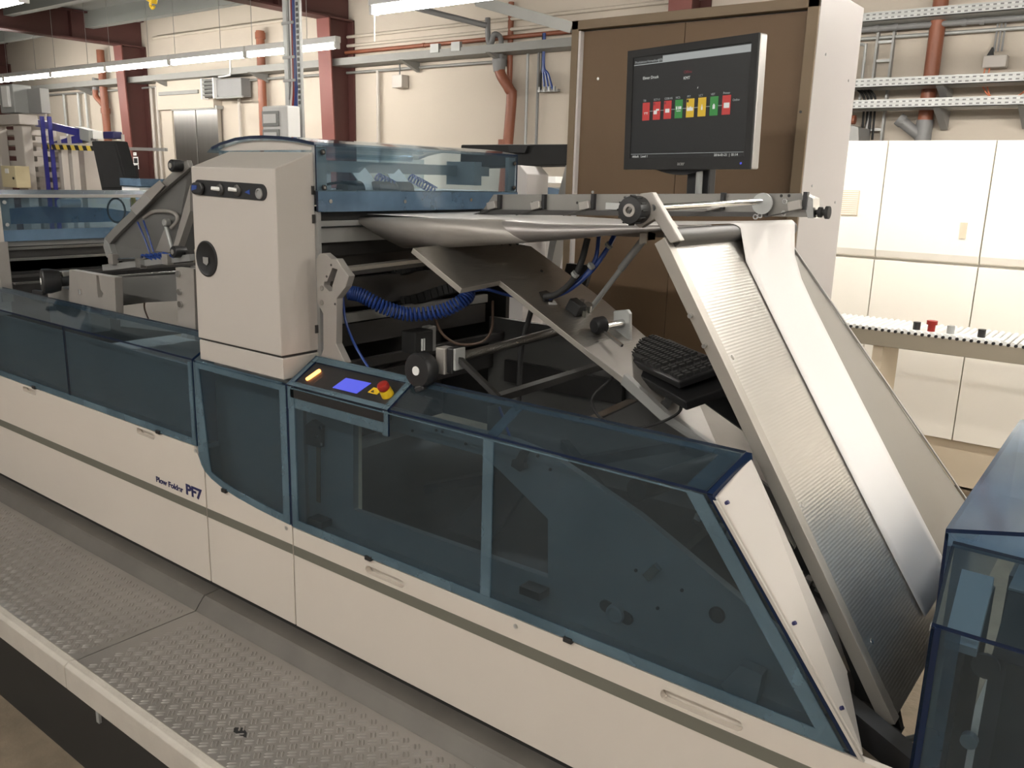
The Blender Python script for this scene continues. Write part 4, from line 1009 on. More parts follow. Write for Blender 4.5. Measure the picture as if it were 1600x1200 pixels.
G().box(-1.80, -1.797, .385, .390, 1.225, 1.262).build('valve_mark', 'whitep', va); G().box(-1.80, -1.797, .395, .400, 1.225, 1.262).build('valve_mark', 'whitep', va)

# bracket arm with slot
br = [(-1.933, 1.526), (-1.913, 1.529), (-1.884, 1.515), (-1.86, 1.517), (-1.837, 1.494), (-1.811, 1.473), (-1.825, 1.442), (-1.863, 1.405), (-1.87, 1.274), (-1.831, 1.223), (-1.942, 1.218), (-1.926, 1.25), (-1.923, 1.355), (-1.947, 1.385), (-1.947, 1.509)]
sl = [(-1.879, 1.49), (-1.858, 1.487), (-1.881, 1.44), (-1.882, 1.425), (-1.893, 1.422), (-1.917, 1.436), (-1.914, 1.448), (-1.903, 1.449)]
ba = G().holed(br, [sl], XZ, .108, .132).build('bracket_arm', 'alu_p', PF, bevel=.0015)
for p in ((-1.924, 0.105, 1.429), (-1.926, 0.105, 1.387)):
    G().cyl(p, (p[0], p[1] + .02, p[2]), .0075, 12).build('bolt', 'steel', ba)
for p in ((-1.883, 0.107, 1.498), (-1.903, 0.107, 1.464), (-1.87, 0.107, 1.389)):
    G().cyl(p, (p[0], p[1] + .005, p[2]), .0035, 10).build('screw', 'dsteel', ba)
# blue coil hose, drag chain, thin hoses
cp = smooth_path([(-1.915, 0.2, 1.409), (-1.883, 0.22, 1.402), (-1.831, 0.26, 1.369), (-1.785, 0.32, 1.347), (-1.712, 0.38, 1.359), (-1.659, 0.42, 1.395), (-1.665, 0.45, 1.415)], 8)
G().tube(coil_path(cp, .0185, 42, 12), .0040, 6).build('coiled_air_hose', 'bhose', PF, smooth=True)
G().tube(smooth_path([(-1.665, 0.45, 1.415), (-1.607, 0.46, 1.427), (-1.526, 0.48, 1.415), (-1.407, 0.5, 1.418)], 6), .005, 8).build('air_hose', 'bhose', PF, smooth=True)
G().tube(smooth_path([(-1.909, 0.17, 1.416), (-1.898, 0.17, 1.333), (-1.858, 0.17, 1.263), (-1.803, 0.17, 1.205)], 6), .004, 8).build('air_hose', 'bhose', PF, smooth=True)
G().tube(smooth_path([(-1.761, 0.4, 1.34), (-1.747, 0.42, 1.284), (-1.708, 0.45, 1.251), (-1.661, 0.5, 1.255), (-1.633, 0.52, 1.296), (-1.63, 0.52, 1.385)], 8), .004, 8).build('brown_hose', 'brownhose', PF, smooth=True)
chain = smooth_path([(-1.807, 0.62, 1.491), (-1.913, 0.6, 1.47), (-2.04, 0.58, 1.448), (-2.125, 0.58, 1.397), (-2.126, 0.58, 1.344), (-2.04, 0.58, 1.336), (-1.912, 0.6, 1.379), (-1.819, 0.62, 1.41)], 5)
cho = None
for a, b in zip(chain, chain[1:]):
    d = b - a; m_ = (a + b) / 2; t_ = d.normalized(); s_ = Vector((0, 1, 0)); n_ = t_.cross(s_).normalized()
    g = G().obox(m_, t_ * d.length * .42, s_ * .022, n_ * .017)
    if cho is None: cho = g.build('drag_chain', 'rubber', PF, bevel=.002)
    else: g.build('chain_link', 'rubber', cho, bevel=.002)

# ---- far side frame and dark inside
G().prism([(-2.0, .96, .70), (-.45, .96, .70), (-.62, .96, 1.10), (-1.32, .96, 1.20), (-1.60, .96, 1.245), (-2.0, .96, 1.245)], (0, .02, 0)).build('frame_plate', 'mdark', PF)
G().prism([(-1.72, .955, 1.24), (-1.62, .955, 1.24), (-1.63, .955, 1.34), (-1.58, .955, 1.40), (-1.56, .955, 1.47), (-1.66, .955, 1.47), (-1.69, .955, 1.36)], (0, .02, 0)).build('frame_bracket', 'dsteel', PF)
G().box(-1.98, -.46, .10, 1.0, .700, .712).build('drip_pan', 'dsteel', PF)
G().prism([(-1.6, .30, .715), (-1.45, .30, .715), (-1.3, .30, .95), (-1.42, .30, .95)], (0, .02, 0)).build('inner_gusset', 'dsteel', PF)
for p, q in (((-1.75, .35, .80), (-1.10, .80, .98)), ((-1.6, .9, .85), (-1.0, .30, .90)), ((-.9, .25, .82), (-.95, .9, .82))):
    G().bar(p, q, .03, .03).build('inner_bar', 'dsteel', PF)
G().tube(smooth_path([(-1.50, .4, 1.10), (-1.46, .42, .98), (-1.45, .45, .88), (-1.55, .5, .76)], 6), .004, 6).build('air_hose', 'bhose', PF)

G().box(-2.43, -1.985, .075, .09, .70, 1.16).build('side_plate', 'gsteel', PF)
G().box(-4.9, -2.45, .095, .11, .86, 1.10).build('side_plate', 'gsteel', PF)
# ---- inner side plate behind the right hood
YI = .080
hole = [(-1.771, 1.072), (-1.301, 1.075), (-1.239, 1.046), (-1.092, 0.9611), (-1.085, 0.8106), (-1.778, 0.8009)]
ip = G().holed([(-1.975, .705), (-0.4107, 0.7009), (-0.4789, 0.8583), (-0.8469, 1.036), (-1.088, 1.121), (-1.20, 1.135), (-1.975, 1.135)], [hole], XZ, YI, YI + .02).build('side_plate', 'gsteel', PF)
G().prism([(-1.959, 0.078, 1.026), (-1.929, 0.078, 1.047), (-1.89, 0.078, 1.036), (-1.895, 0.078, 0.9682), (-1.959, 0.078, 0.9664)], (0, -.018, 0)).build('slide_block', 'dsteel', ip, bevel=.002)
for p in ((-1.883, 0.058, 1.034), (-1.901, 0.058, 1.005), (-1.885, 0.058, 0.9828)): G().cyl(p, (p[0], p[1] - .006, p[2]), .005, 10).build('bolt', 'steel', ip)
G().prism([(-1.931, 0.079, 0.9622), (-1.914, 0.079, 0.9619), (-1.921, 0.079, 0.7855), (-1.938, 0.079, 0.787)], (0, -.002, 0)).build('guide_slot', 'mdfedge', ip)
G().prism([(-1.791, 0.1, 1.064), (-1.812, 0.1, 1.064), (-1.814, 0.1, 0.7851), (-1.795, 0.1, 0.7843)], (0, .03, 0)).build('window_reveal', 'pressd', ip)
G().prism([(-1.163, 0.07, 1.122), (-1.144, 0.07, 1.123), (-1.153, 0.07, 1.093), (-1.146, 0.07, 1.081), (-1.161, 0.07, 1.07), (-1.188, 0.07, 1.078), (-1.185, 0.07, 1.095), (-1.174, 0.07, 1.099)], (0, -.015, 0)).build('clamp_lever', 'dsteel', ip)
for p in ((-1.537, 0.079, 1.09), (-1.452, 0.079, 1.109), (-1.43, 0.079, 1.11), (-1.351, 0.079, 1.094), (-1.29, 0.079, 1.082), (-1.271, 0.079, 1.07), (-1.089, 0.079, 1.087), (-1.126, 0.079, 1.112), (-0.847, 0.079, 0.9066), (-0.7872, 0.079, 0.835), (-0.7329, 0.079, 0.8963)):
    G().cyl(p, (p[0], p[1] - .003, p[2]), .004, 10).build('screw', 'dsteel', ip)
p = Vector((-0.8891, 0.079, 0.7882))
G().prism([p + Vector((u, 0, v)) for u, v in slot_loop((-.03, .008), (.03, -.004), .014, 6)], (0, -.006, 0)).build('flange_bearing', 'dsteel', ip)
G().lathe(p, (0, -1, 0), [(0, .024), (.014, .022), (.016, .017), (.010, .014), (.010, 0)], 20).build('bearing_cup', 'gsteel', ip, smooth=True)
p = Vector((-0.649, 0.079, 0.8684)); G().lathe(p, (0, -1, 0), [(0, .018), (.004, .018), (.005, .014), (.003, .012), (.003, 0)], 20).build('cable_port', 'blk', ip, smooth=True)
p = Vector((-0.8029, 0.079, 0.919)); G().bar(p + Vector((-.012, -.01, -.016)), p + Vector((.014, -.01, .018)), .02, .012, (0, 1, 0)).build('pipe_clip', 'steel', ip)
G().prism([(-0.6149, 0.075, 0.7335), (-0.5778, 0.075, 0.7933), (-0.5295, 0.075, 0.7905), (-0.5363, 0.075, 0.7214), (-0.5683, 0.075, 0.6926)], (0, -.03, 0)).build('motor_hump', 'gsteel', ip)
G().box(-1.94, -.40, .016, .078, .705, .722).build('hood_sill', 'gsteel', PF)
for p in ((-1.103, 0.05, 0.7876), (-1.891, 0.05, 0.7494)):
    G().box(p[0] - .03, p[0] + .03, .03, .07, p[2] - .015, p[2] + .005).build('pipe_bracket', 'dsteel', PF)
# toothed rack and roller inside, seen through the slanted end
rk = G().bar((-.86, .40, .93), (-.52, .40, .83), .03, .02).build('toothed_rack', 'dsteel', PF)
for i in range(12):
    c_ = Vector((-.86, .388, .945)).lerp(Vector((-.52, .388, .845)), (i + .5) / 12)
    G().obox(c_, (.008, 0, -.002), (0, .012, 0), (.002, 0, .008)).build('tooth', 'alu_p', rk)
G().cyl((-.98, .30, 1.00), (-.92, .75, .99), .03, 16).build('inner_roller', 'dsteel', PF, smooth=True)
G().bar((-.50, .3, .72), (-.32, .3, .60), .05, .05).build('inner_bar', 'dsteel', PF)

# ---- end of the frame below the plow board: white floor pan, hose, black foot
G().prism([(-0.4543, 0.21, 0.8833), (-0.4219, 0.21, 0.8069), (-0.3932, 0.21, 0.75), (-0.3892, 0.21, 0.7158), (-0.3317, 0.21, 0.7153), (-0.3157, 0.21, 0.6868), (-0.2928, 0.21, 0.6809), (-0.305, 0.21, 0.7196), (-0.3934, 0.21, 0.8617)], (0, .02, 0)).build('black_guard', 'void', PF)
G().bar((-0.4035, 0.12, 0.7466), (-0.2498, 0.12, 0.6743), .05, .05).build('black_strut', 'blk', PF)
G().tube(smooth_path([(-0.463, 0.4, 0.5742), (-0.4468, 0.4, 0.561), (-0.4187, 0.4, 0.57), (-0.3987, 0.4, 0.5938), (-0.3918, 0.42, 0.6081)], 6), .009, 10).build('grey_hose', 'greyp', PF, smooth=True)
G().tube(smooth_path([(-0.3749, 0.3, 0.5973), (-0.3385, 0.32, 0.5839), (-0.3074, 0.34, 0.5809), (-0.289, 0.36, 0.5847)], 6), .007, 8).build('grey_hose', 'greyp', PF, smooth=True)
G().prism([(-0.3219, 0.25, 0.6625), (-0.3147, 0.25, 0.6657), (-0.3204, 0.25, 0.6189), (-0.3289, 0.25, 0.6149)], (0, .004, 0)).build('strap', 'mdfedge', PF)
G().bar((-.47, .95, .55), (-.25, .95, .55), .04, .04).build('cross_strut', 'dsteel', PF)
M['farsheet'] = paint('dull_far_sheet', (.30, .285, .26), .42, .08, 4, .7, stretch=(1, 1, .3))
# ---- the plow board: slanted ribbed steel with milled edge
BP0 = Vector((-.8727, 0, 1.6258)); DV, NV = Vector(DIR), Vector(NRM)
def bp(s, y, w=0.0): return BP0 + DV * s + Vector((0, y, 0)) + NV * w
pb = G().prism([bp(0, .198), bp(1.07, .198), bp(1.07, .75), bp(0, .75)], NV * -.010).build('plow_board', 'board', PF, bevel=.001)
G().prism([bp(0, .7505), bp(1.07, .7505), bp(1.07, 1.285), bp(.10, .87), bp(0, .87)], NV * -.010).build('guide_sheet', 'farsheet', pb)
G().prism([bp(-.01, .165, .001), bp(1.075, .165, .001), bp(1.075, .1975, .001), bp(-.01, .1975, .001)], NV * -.028).build('edge_bar', 'edge', pb, bevel=.001)
G().prism([bp(.05, .845, .001), bp(1.0, 1.262, .001), bp(1.0, 1.270, .001), bp(.05, .853, .001)], NV * .004).build('sheet_lip', 'silver', pb)
for s_, y_ in ((.93, .235), (.28, .214), (.62, .214)):
    G().cyl(bp(s_, y_, 0), bp(s_, y_, .0008), .006, 12).build('board_screw', 'steel', pb)
for s_ in (.165, .235):
    G().cyl(bp(s_, .165, -.02), bp(s_, .155, -.02), .005, 8).build('edge_screw', 'steel', pb)
hd = [(-0.9461, 0.17, 1.724), (-0.9183, 0.17, 1.728), (-0.8425, 0.17, 1.63), (-0.866, 0.17, 1.623), (-0.908, 0.17, 1.672), (-0.941, 0.17, 1.651), (-0.9574, 0.17, 1.659), (-0.9688, 0.17, 1.686)]
G().prism(hd, (0, .022, 0)).build('arm_head', 'alu_p', pb, bevel=.002)
G().prism([(-0.9103, 0.192, 1.667), (-0.8888, 0.192, 1.67), (-0.851, 0.192, 1.634), (-0.8733, 0.192, 1.627)], (0, .03, 0)).build('head_block', 'alu_p', pb, bevel=.002)
kc = Vector((-0.9471, 0.165, 1.689))
G().lathe(kc, (0, -1, 0), [(-.005, .030), (.030, .030), (.034, .028), (.035, .014), (.032, .013), (.032, .008)], 28).build('clamp_knob', 'blk', pb, smooth=True)
G().lathe(kc, (0, -1, 0), [(.030, .014), (.037, .014), (.037, .008), (.030, .008)], 20).build('knob_ring', 'alu_p', pb, smooth=True)
for i in range(12):
    a = i * math.pi / 6; q = kc + Vector((math.cos(a) * .0305, -.012, math.sin(a) * .0305))
    G().cyl(q, q + Vector((0, -.02, 0)), .0022, 6).build('knurl', 'blk2', pb)
G().cyl((-.872, .19, 1.634), (-.872, .885, 1.634), .021, 24).build('guide_roller', 'dsteel', PF, smooth=True)
G().cyl((-0.9128, 0.17, 1.695), (-0.8732, 0.66, 1.707), .0075, 14).build('cross_rod', 'chrome', PF, smooth=True)

# ---- sensor beam above the web
sb = G().prism([(-1.782, 0.7, 1.696), (-0.7843, 0.7, 1.731), (-0.7569, 0.7, 1.718), (-0.7488, 0.7, 1.673), (-0.8651, 0.7, 1.67), (-1.837, 0.7, 1.632)], (0, .014, 0)).build('sensor_beam', 'beam', PF, bevel=.0015)
G().prism([(-1.818, 0.7, 1.647), (-0.8662, 0.7, 1.681), (-0.8649, 0.7, 1.669), (-1.837, 0.7, 1.63)], (0, -.012, 0)).build('beam_lip', 'dsteel', sb)
G().prism([(-0.7791, 0.69, 1.731), (-0.7505, 0.69, 1.72), (-0.7436, 0.69, 1.671), (-0.758, 0.69, 1.671)], (0, .05, 0)).build('end_plate', 'steel', sb)
G().lathe((-0.7538, 0.715, 1.686), (1, 0, 0), [(0, .006), (.012, .006), (.013, .013), (.022, .013), (.023, .008), (.030, .008), (.031, .016), (.040, .016), (.040, 0)], 16).build('adjusting_knob', 'blk2', sb, smooth=True)
for px in (773, 850, 933, 1032, 1136, 1246):
    a = Vector((-1.768, 0.69, 1.662)) + (Vector((-0.7873, 0.69, 1.701)) - Vector((-1.768, 0.69, 1.662))) * 0
    b = Vector((-0.7873, 0.69, 1.701))
    tt = {773: 0.0, 850: .178, 933: .36, 1032: .565, 1136: .775, 1246: 1.0}[px]
    c_ = a.lerp(b, tt)
    s_ = G().obox(c_ + Vector((-.004, -.006, 0)), (.016, 0, .004), (0, .010, 0), (-.003, 0, .011)).build('sensor', 'alu_p', sb, bevel=.002)
    G().obox(c_ + Vector((.018, .004, .012)), (.005, 0, 0), (0, .008, 0), (0, 0, .022)).build('sensor_clamp', 'blk', s_)
    G().tube([c_ + Vector((.010, -.004, -.006)), c_ + Vector((-.035, -.012, -.022)), c_ + Vector((-.075, -.016, -.032))], .002, 5).build('whisker', 'dsteel', s_)
dp = Vector((-0.8772, 0.688, 1.702))
G().cyl(dp, dp + Vector((0, -.006, 0)), .027, 24).build('slotted_disc', 'galv', sb)
for du, dv in ((-.004, -.03), (-.016, -.034), (.058, -.022), (.058, .008)): G().lathe(dp + Vector((du, 0, dv)), (0, -1, 0), [(0, .007), (.003, .007), (.003, .004), (0, .004)], 14).build('washer', 'steel', sb)
for px in (832, 902, 1221, 1233): G().cyl(*[(v[0], v[1] - d, v[2]) for v, d in (((-1.625, 0.7, 1.675) if px == 832 else (-1.458, 0.7, 1.682) if px == 902 else (-0.8347, 0.7, 1.723) if px == 1221 else (-0.8148, 0.7, 1.724), k) for k in (0, .001))], .004, 10).build('hole_plug', 'void', sb)
G().box(*[c for a, b in zip((-1.346, 0.69, 1.668), (-1.283, 0.68, 1.687)) for c in (a, b)]).build('clamp_plate', 'galv', sb)

# ---- rounded former under the web
def former(stations, bulge, mat, name, off=0.0, par=None):
    rows = []
    for T, B, bl in stations:
        T, B = Vector(T), Vector(B); r = []
        for k in range(11):
            a = math.pi * k / 10
            p = T.lerp(B, (1 - math.cos(a)) / 2)
            r.append(p + Vector((0, -bl * math.sin(a) - off, 0)))
        r.insert(0, T + Vector((0, .20, -.035)))
        rows.append(r)
    return G().grid(rows).build(name, mat, par or PF, smooth=True, solid=.003)
ST = [((-2.035, 0.34, 1.617), (-1.84, 0.36, 1.538), .022), ((-1.804, 0.34, 1.628), (-1.67, 0.36, 1.551), .04), ((-1.61, 0.345, 1.634), (-1.509, 0.365, 1.569), .045), ((-1.458, 0.355, 1.638), (-1.381, 0.37, 1.584), .042), ((-1.341, 0.37, 1.635), (-1.268, 0.385, 1.599), .035), ((-1.214, 0.39, 1.637), (-1.162, 0.4, 1.615), .025), ((-1.082, 0.42, 1.641), (-1.051, 0.43, 1.63), .015), ((-0.9119, 0.46, 1.651), (-0.9106, 0.465, 1.648), .006)]
fo = former(ST, 0, 'former', 'former_nose')
former(ST[:4], 0, 'alu_p', 'former_sleeve', .003, fo)

# ---- lower folding board with tongue and bolted end plate
q2 = [(-1.675, 0.2212, 1.555), (-1.496, 0.2228, 1.46), (-1.507, 0.4, 1.466), (-0.9944, 0.4123, 1.194), (-1.03, 0.5769, 1.213), (-1.132, 0.7024, 1.267), (-1.368, 0.7395, 1.393), (-1.644, 0.726, 1.539), (-1.69, 0.5879, 1.563)]
lbd = G().prism(q2, Vector(NRM2) * -.016, 0, 1).build('folding_board', ['board2', 'edge'], PF, bevel=.001)
ep = [Vector(v) for v in ((-1.218, 0.3981, 1.312), (-0.9944, 0.4123, 1.194), (-1.03, 0.5769, 1.213), (-1.226, 0.5519, 1.317))]
G().prism([v + Vector(NRM2) * .001 for v in ep], Vector(NRM2) * .003).build('bolted_plate', 'alu_p', lbd, bevel=.001)
for v in ((-1.071, 0.4716, 1.235), (-1.07, 0.5076, 1.234), (-1.026, 0.4728, 1.211), (-1.027, 0.5091, 1.211)):
    v = Vector(v); n2 = Vector(NRM2)
    G().cyl(v + n2 * .004, v + n2 * .012, .0055, 12).build('cap_screw', 'blk', lbd, smooth=True)
for v in ((-1.663, 0.5961, 1.549), (-1.657, 0.6335, 1.546), (-1.658, 0.6703, 1.546), (-1.526, 0.6231, 1.476)): v = Vector(v); G().cyl(v, v + Vector(NRM2) * .004, .005, 10).build('board_screw', 'dsteel', lbd)
ov = [Vector((-1.442, 0.4968, 1.431)), Vector((-1.443, 0.5328, 1.432)), Vector((-1.421, 0.5441, 1.42)), Vector((-1.393, 0.4934, 1.406)), Vector((-1.403, 0.4688, 1.411))]
G().prism([v + Vector(NRM2) * .001 for v in ov], Vector(NRM2) * .002).build('hose_port', 'void', lbd)
G().prism([Vector((-1.405, 0.4882, 1.412)) , Vector((-1.399, 0.5137, 1.409)), Vector((-1.385, 0.5077, 1.401)), Vector((-1.39, 0.4765, 1.404))], Vector(NRM2) * .003).build('port_label', 'whitep', lbd)
# faceted lower wedge
A_, B_, C_, D_, E_ = [Vector(v) for v in ((-0.9753, 0.42, 1.177), (-0.9779, 0.6, 1.179), (-0.8381, 0.44, 1.109), (-0.734, 0.56, 0.9964), (-0.8599, 0.78, 1.035))]
F_ = Vector((-1.038, 0.64, 1.199))
wd = G().add([A_, B_, C_, D_, E_, F_], [(0, 2, 1), (1, 2, 3), (1, 3, 4), (0, 1, 5)]).build('fold_wedge', 'alu_p', PF, solid=.006)
G().prism([(-1.086, 0.39, 1.265), (-0.9601, 0.39, 1.186), (-0.8252, 0.41, 1.118), (-0.8586, 0.41, 1.111), (-0.9767, 0.39, 1.167), (-1.094, 0.39, 1.238)], (0, .02, 0)).build('wedge_edge', 'gsteel', wd)
G().cyl(B_ + Vector((0, -.01, .01)), B_ + Vector((.01, -.03, .01)), .006, 10).build('wedge_screw', 'dsteel', wd)
G().prism([(-1.007, 0.82, 1.149), (-0.9107, 0.82, 1.113), (-0.8719, 0.82, 1.03), (-1.066, 0.82, 1.119)], (0, .02, 0)).build('dark_flap', 'void', PF)
G().bar((-1.049, 0.84, 1.172), (-0.9191, 0.84, 1.113), .012, .012).build('flap_edge', 'alu_p', PF)
lw = G().prism([D_ + Vector((-.06, -.03, .03)), E_, E_ + Vector((.14, .03, -.18)), D_ + Vector((.09, -.04, -.13))], (-.01, 0, -.008)).build('paper_slide', 'steel', PF)

# ---- strut, hoses, bearing and lead screw
st_ = G().cyl((-1.13, 0.52, 1.595), (-1.345, 0.6209, 1.38), .0075, 14).build('gas_strut', 'galv', PF, smooth=True)
G().cyl((-1.13, 0.52, 1.595), (-1.204, 0.545, 1.516), .010, 14).build('strut_sleeve', 'gsteel', st_, smooth=True)
G().box(*[c for a, b in zip((-1.128, 0.5, 1.589), (-1.126, 0.54, 1.619)) for c in (a, b)]).build('clevis', 'alu_p', st_, bevel=.002)
G().box(*[c for a, b in zip((-1.102, 0.5, 1.601), (-1.102, 0.54, 1.639)) for c in (a, b)]).build('clevis_bracket', 'alu_p', st_, bevel=.002)
for p, r in (((-1.342, 0.6027, 1.378), .012), ((-1.36, 0.5963, 1.388), .008), ((-1.326, 0.5588, 1.37), .009)):
    p = Vector(p); G().cyl(p, p + Vector((.008, -.01, .022)), r, 12).build('fitting', 'steel', st_, smooth=True)
v0 = Vector((-1.347, 0.5364, 1.381)); G().obox(v0 + Vector(NRM2) * .018, Vector(DIR2) * .022, (0, .018, 0), Vector(NRM2) * .018).build('valve', 'blk2', st_, bevel=.004)
for pts, r, m in (([(-1.287, 0.5, 1.595), (-1.298, 0.49, 1.529), (-1.32, 0.48, 1.475), (-1.361, 0.47, 1.438), (-1.397, 0.46, 1.427)], .009, 'rubber'),
                  ([(-1.282, 0.55, 1.597), (-1.278, 0.53, 1.537), (-1.3, 0.51, 1.489), (-1.343, 0.49, 1.449), (-1.393, 0.47, 1.424)], .006, 'bhose'),
                  ([(-1.251, 0.58, 1.602), (-1.261, 0.55, 1.555), (-1.286, 0.52, 1.502), (-1.332, 0.49, 1.452), (-1.386, 0.47, 1.423)], .007, 'bhose')):
    G().tube(smooth_path(pts, 8), r, 10).build('air_hose', m, PF, smooth=True)
for p in ((-1.303, 0.475, 1.5), (-1.275, 0.51, 1.523), (-1.252, 0.56, 1.578)): G().cyl(p, (p[0] - .006, p[1], p[2] - .006), .0115, 10).build('cable_tie', 'greyp', PF)
bpx = [(-1.266, 0.62, 1.385), (-1.22, 0.62, 1.394), (-1.211, 0.62, 1.384), (-1.205, 0.62, 1.293), (-1.26, 0.62, 1.296)]
bb = G().prism(bpx, (0, .015, 0)).build('bearing_bracket', 'galv', PF, bevel=.003)
G().cyl((-1.234, 0.62, 1.354), (-1.244, 0.52, 1.351), .012, 16).build('bearing_shaft', 'steel', bb, smooth=True)
G().lathe((-1.244, 0.545, 1.359), (-.3, -1, -.1), [(0, .014), (.008, .024), (.034, .024), (.042, .018), (.042, 0)], 20).build('bearing_knob', 'blk', bb, smooth=True)
G().bar((-1.234, 0.52, 1.345), (-1.16, 0.5, 1.315), .008, .008).build('bearing_link', 'steel', bb)
ls = G().cyl((-1.50, .14, 1.270), (-1.50, .95, 1.298), .0135, 18).build('lead_screw', 'screwthread', PF, smooth=True)
hw = Vector((-1.515, .095, 1.258))
hwo = G().lathe(hw, (0, -1, 0), [(-.03, .020), (-.012, .044), (.0, .046), (.020, .046), (.026, .042), (.027, 0)], 32).build('hand_wheel', 'blk', PF, smooth=True)
G().cyl(hw + Vector((0, -.027, 0)), hw + Vector((0, -.029, 0)), .012, 20).build('wheel_cap', 'whitep', hwo)
G().bar(hw + Vector((.02, -.015, -.04)), hw + Vector((-.005, -.02, -.052)), .02, .016).build('wheel_grip', 'blk', hwo, bevel=.004)
nb = G().box(-1.500, -1.468, .125, .165, 1.245, 1.315).build('screw_nut', 'alu_p', PF, bevel=.003)
G().box(-1.466, -1.445, .13, .17, 1.25, 1.318).build('nut_cover', 'blk', nb, bevel=.004)
G().box(-1.443, -1.435, .13, .17, 1.26, 1.318).build('nut_plate', 'galv', nb, bevel=.002)
G().bar((-1.44, .15, 1.29), (-1.33, .18, 1.20), .018, .012).build('tension_arm', 'void', nb)
G().bar((-1.47, .30, 1.14), (-1.42, .85, 1.17), .03, .02).build('guide_bar', 'void', PF)
G().tube(smooth_path([(-1.539, 0.6, 1.372), (-1.537, 0.58, 1.331), (-1.544, 0.56, 1.263), (-1.55, 0.56, 1.172), (-1.551, 0.56, 1.05)], 6), .0085, 10).build('black_hose', 'rubber', PF, smooth=True)
G().bar((-1.182, 0.4, 1.124), (-1.226, 0.7, 1.113), .03, .006).build('bright_slat', 'steel', PF)

# ---- paper web: tower, roller, down the plow board
rows = []
def wrow(x, z, y0, y1, n=8): rows.append([(x, y0 + (y1 - y0) * k / n, z) for k in range(n + 1)])
for i in range(13):
    f = i / 12
    wrow(-1.99 + (1.118) * f, 1.630 + .0265 * f ** 4 + .001 * math.sin(f * 9), .345 + .135 * f ** 1.3, .95 - .06 * f)
for a in (15, 30, 45, 57.7):
    x, z = -.872 + .0225 * math.sin(math.radians(a)), 1.634 + .0225 * math.cos(math.radians(a)); wrow(x, z, .485 + a * .0003, .89 - a * .0004)
for i in range(1, 15):
    s_ = i / 14 * 1.0; p = bp(s_, 0, .0035)
    yr = .865 - .078 * min(1, s_ / .16) if s_ < .16 else .787 + .04 * s_ ** 2
    wrow(p.x, p.z, .503 + .035 * s_ ** 2, yr)
pw = G().grid(rows).build('paper_web', 'paper', None, smooth=True, solid=.0004)
tag(pw, 'white paper web running over the roller and down the steel plow board', 'paper')

# ================================================================ left infeed end of the machine
lh = G().prism([(-4.075, .135, 1.470), (-4.075, 1.08, 1.470), (-4.075, 1.08, 1.612), (-4.075, .135, 1.612)], (.006, 0, 0), 0, 1).build('infeed_hood', ['acr', 'acr_edge'], PF)
G().prism([(-4.50, .13, 1.60), (-4.36, .13, 1.632), (-4.2, .13, 1.638), (-4.055, .13, 1.620), (-4.055, .13, 1.612), (-4.2, .13, 1.629), (-4.36, .13, 1.622), (-4.50, .13, 1.590)], (0, .96, 0), 1, 0).build('lid', ['acr_lid', 'silver'], lh)
pane([(-4.070, .135, 1.420), (-4.070, 1.08, 1.420), (-4.070, 1.08, 1.469), (-4.070, .135, 1.469)], (.008, 0, 0), 'hood_band', lh, 'acr_dark')
G().box(-4.055, -4.045, .135, 1.08, 1.608, 1.622).build('lid_lip', 'silver', lh)
G().box(-4.095, -4.078, .137, .18, 1.475, 1.605).build('bolt_plate', 'gsteel', lh)
for y, z in ((.158, 1.588), (.160, 1.492), (1.05, 1.56), (1.05, 1.50)): G().cyl((-4.068, y, z), (-4.063, y, z), .008, 12).build('cap_bolt', 'galv', lh)
G().box(-4.5, -4.49, .14, 1.06, 1.42, 1.60).build('pane', 'acr', lh)
G().prism([(-4.40, .2, 1.475), (-4.40, .2, 1.54), (-4.40, .45, 1.555), (-4.40, .75, 1.545), (-4.40, 1.0, 1.51), (-4.40, 1.0, 1.475)], (.03, 0, 0)).build('blue_shield', 'acr_dark', lh)
G().cyl((-4.35, .52, 1.57), (-4.35, .62, 1.57), .02, 14).build('white_roll', 'whitep', lh, smooth=True)
rg = [(-4.3, .78 + .045 * math.cos(k * math.pi / 10), 1.535 + .06 * math.sin(k * math.pi / 10)) for k in range(21)]
G().tube(rg, .005, 6).build('black_ring', 'rubber', lh, smooth=True)
G().box(-4.3, -4.28, .86, .875, 1.48, 1.60).build('yellow_bar', 'yellow', lh); G().box(-4.32, -4.28, .87, .98, 1.53, 1.55).build('yellow_bar', 'yellow', lh)
lt = G().box(-4.06, -4.045, .10, .145, 1.16, 1.42).build('infeed_post', 'alu_p', PF)
G().box(-4.4, -4.06, .02, .14, 1.10, 1.62).build('infeed_tower', 'greywhite', PF, bevel=.003)
for z0, z1, x, m in ((1.395, 1.42, -4.09, 'gsteel'), (1.380, 1.392, -4.08, 'steel'), (1.345, 1.378, -4.10, 'dsteel'), (1.333, 1.345, -4.07, 'steel'), (1.28, 1.33, -4.12, 'void'), (1.262, 1.275, -4.05, 'dsteel'), (1.235, 1.245, -4.02, 'steel'), (1.10, 1.235, -4.10, 'dsteel')):
    G().box(x - .02, x, .147, 1.08, z0, z1).build('cross_member', m, PF, bevel=.001)
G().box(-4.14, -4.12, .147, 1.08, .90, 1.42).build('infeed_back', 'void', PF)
G().box(-4.05, -2.45, 1.02, 1.04, .86, 1.26).build('frame_plate', 'gsteel', PF)
G().box(-4.05, -2.45, .30, 1.02, .862, .87).build('drip_pan', 'white', PF)

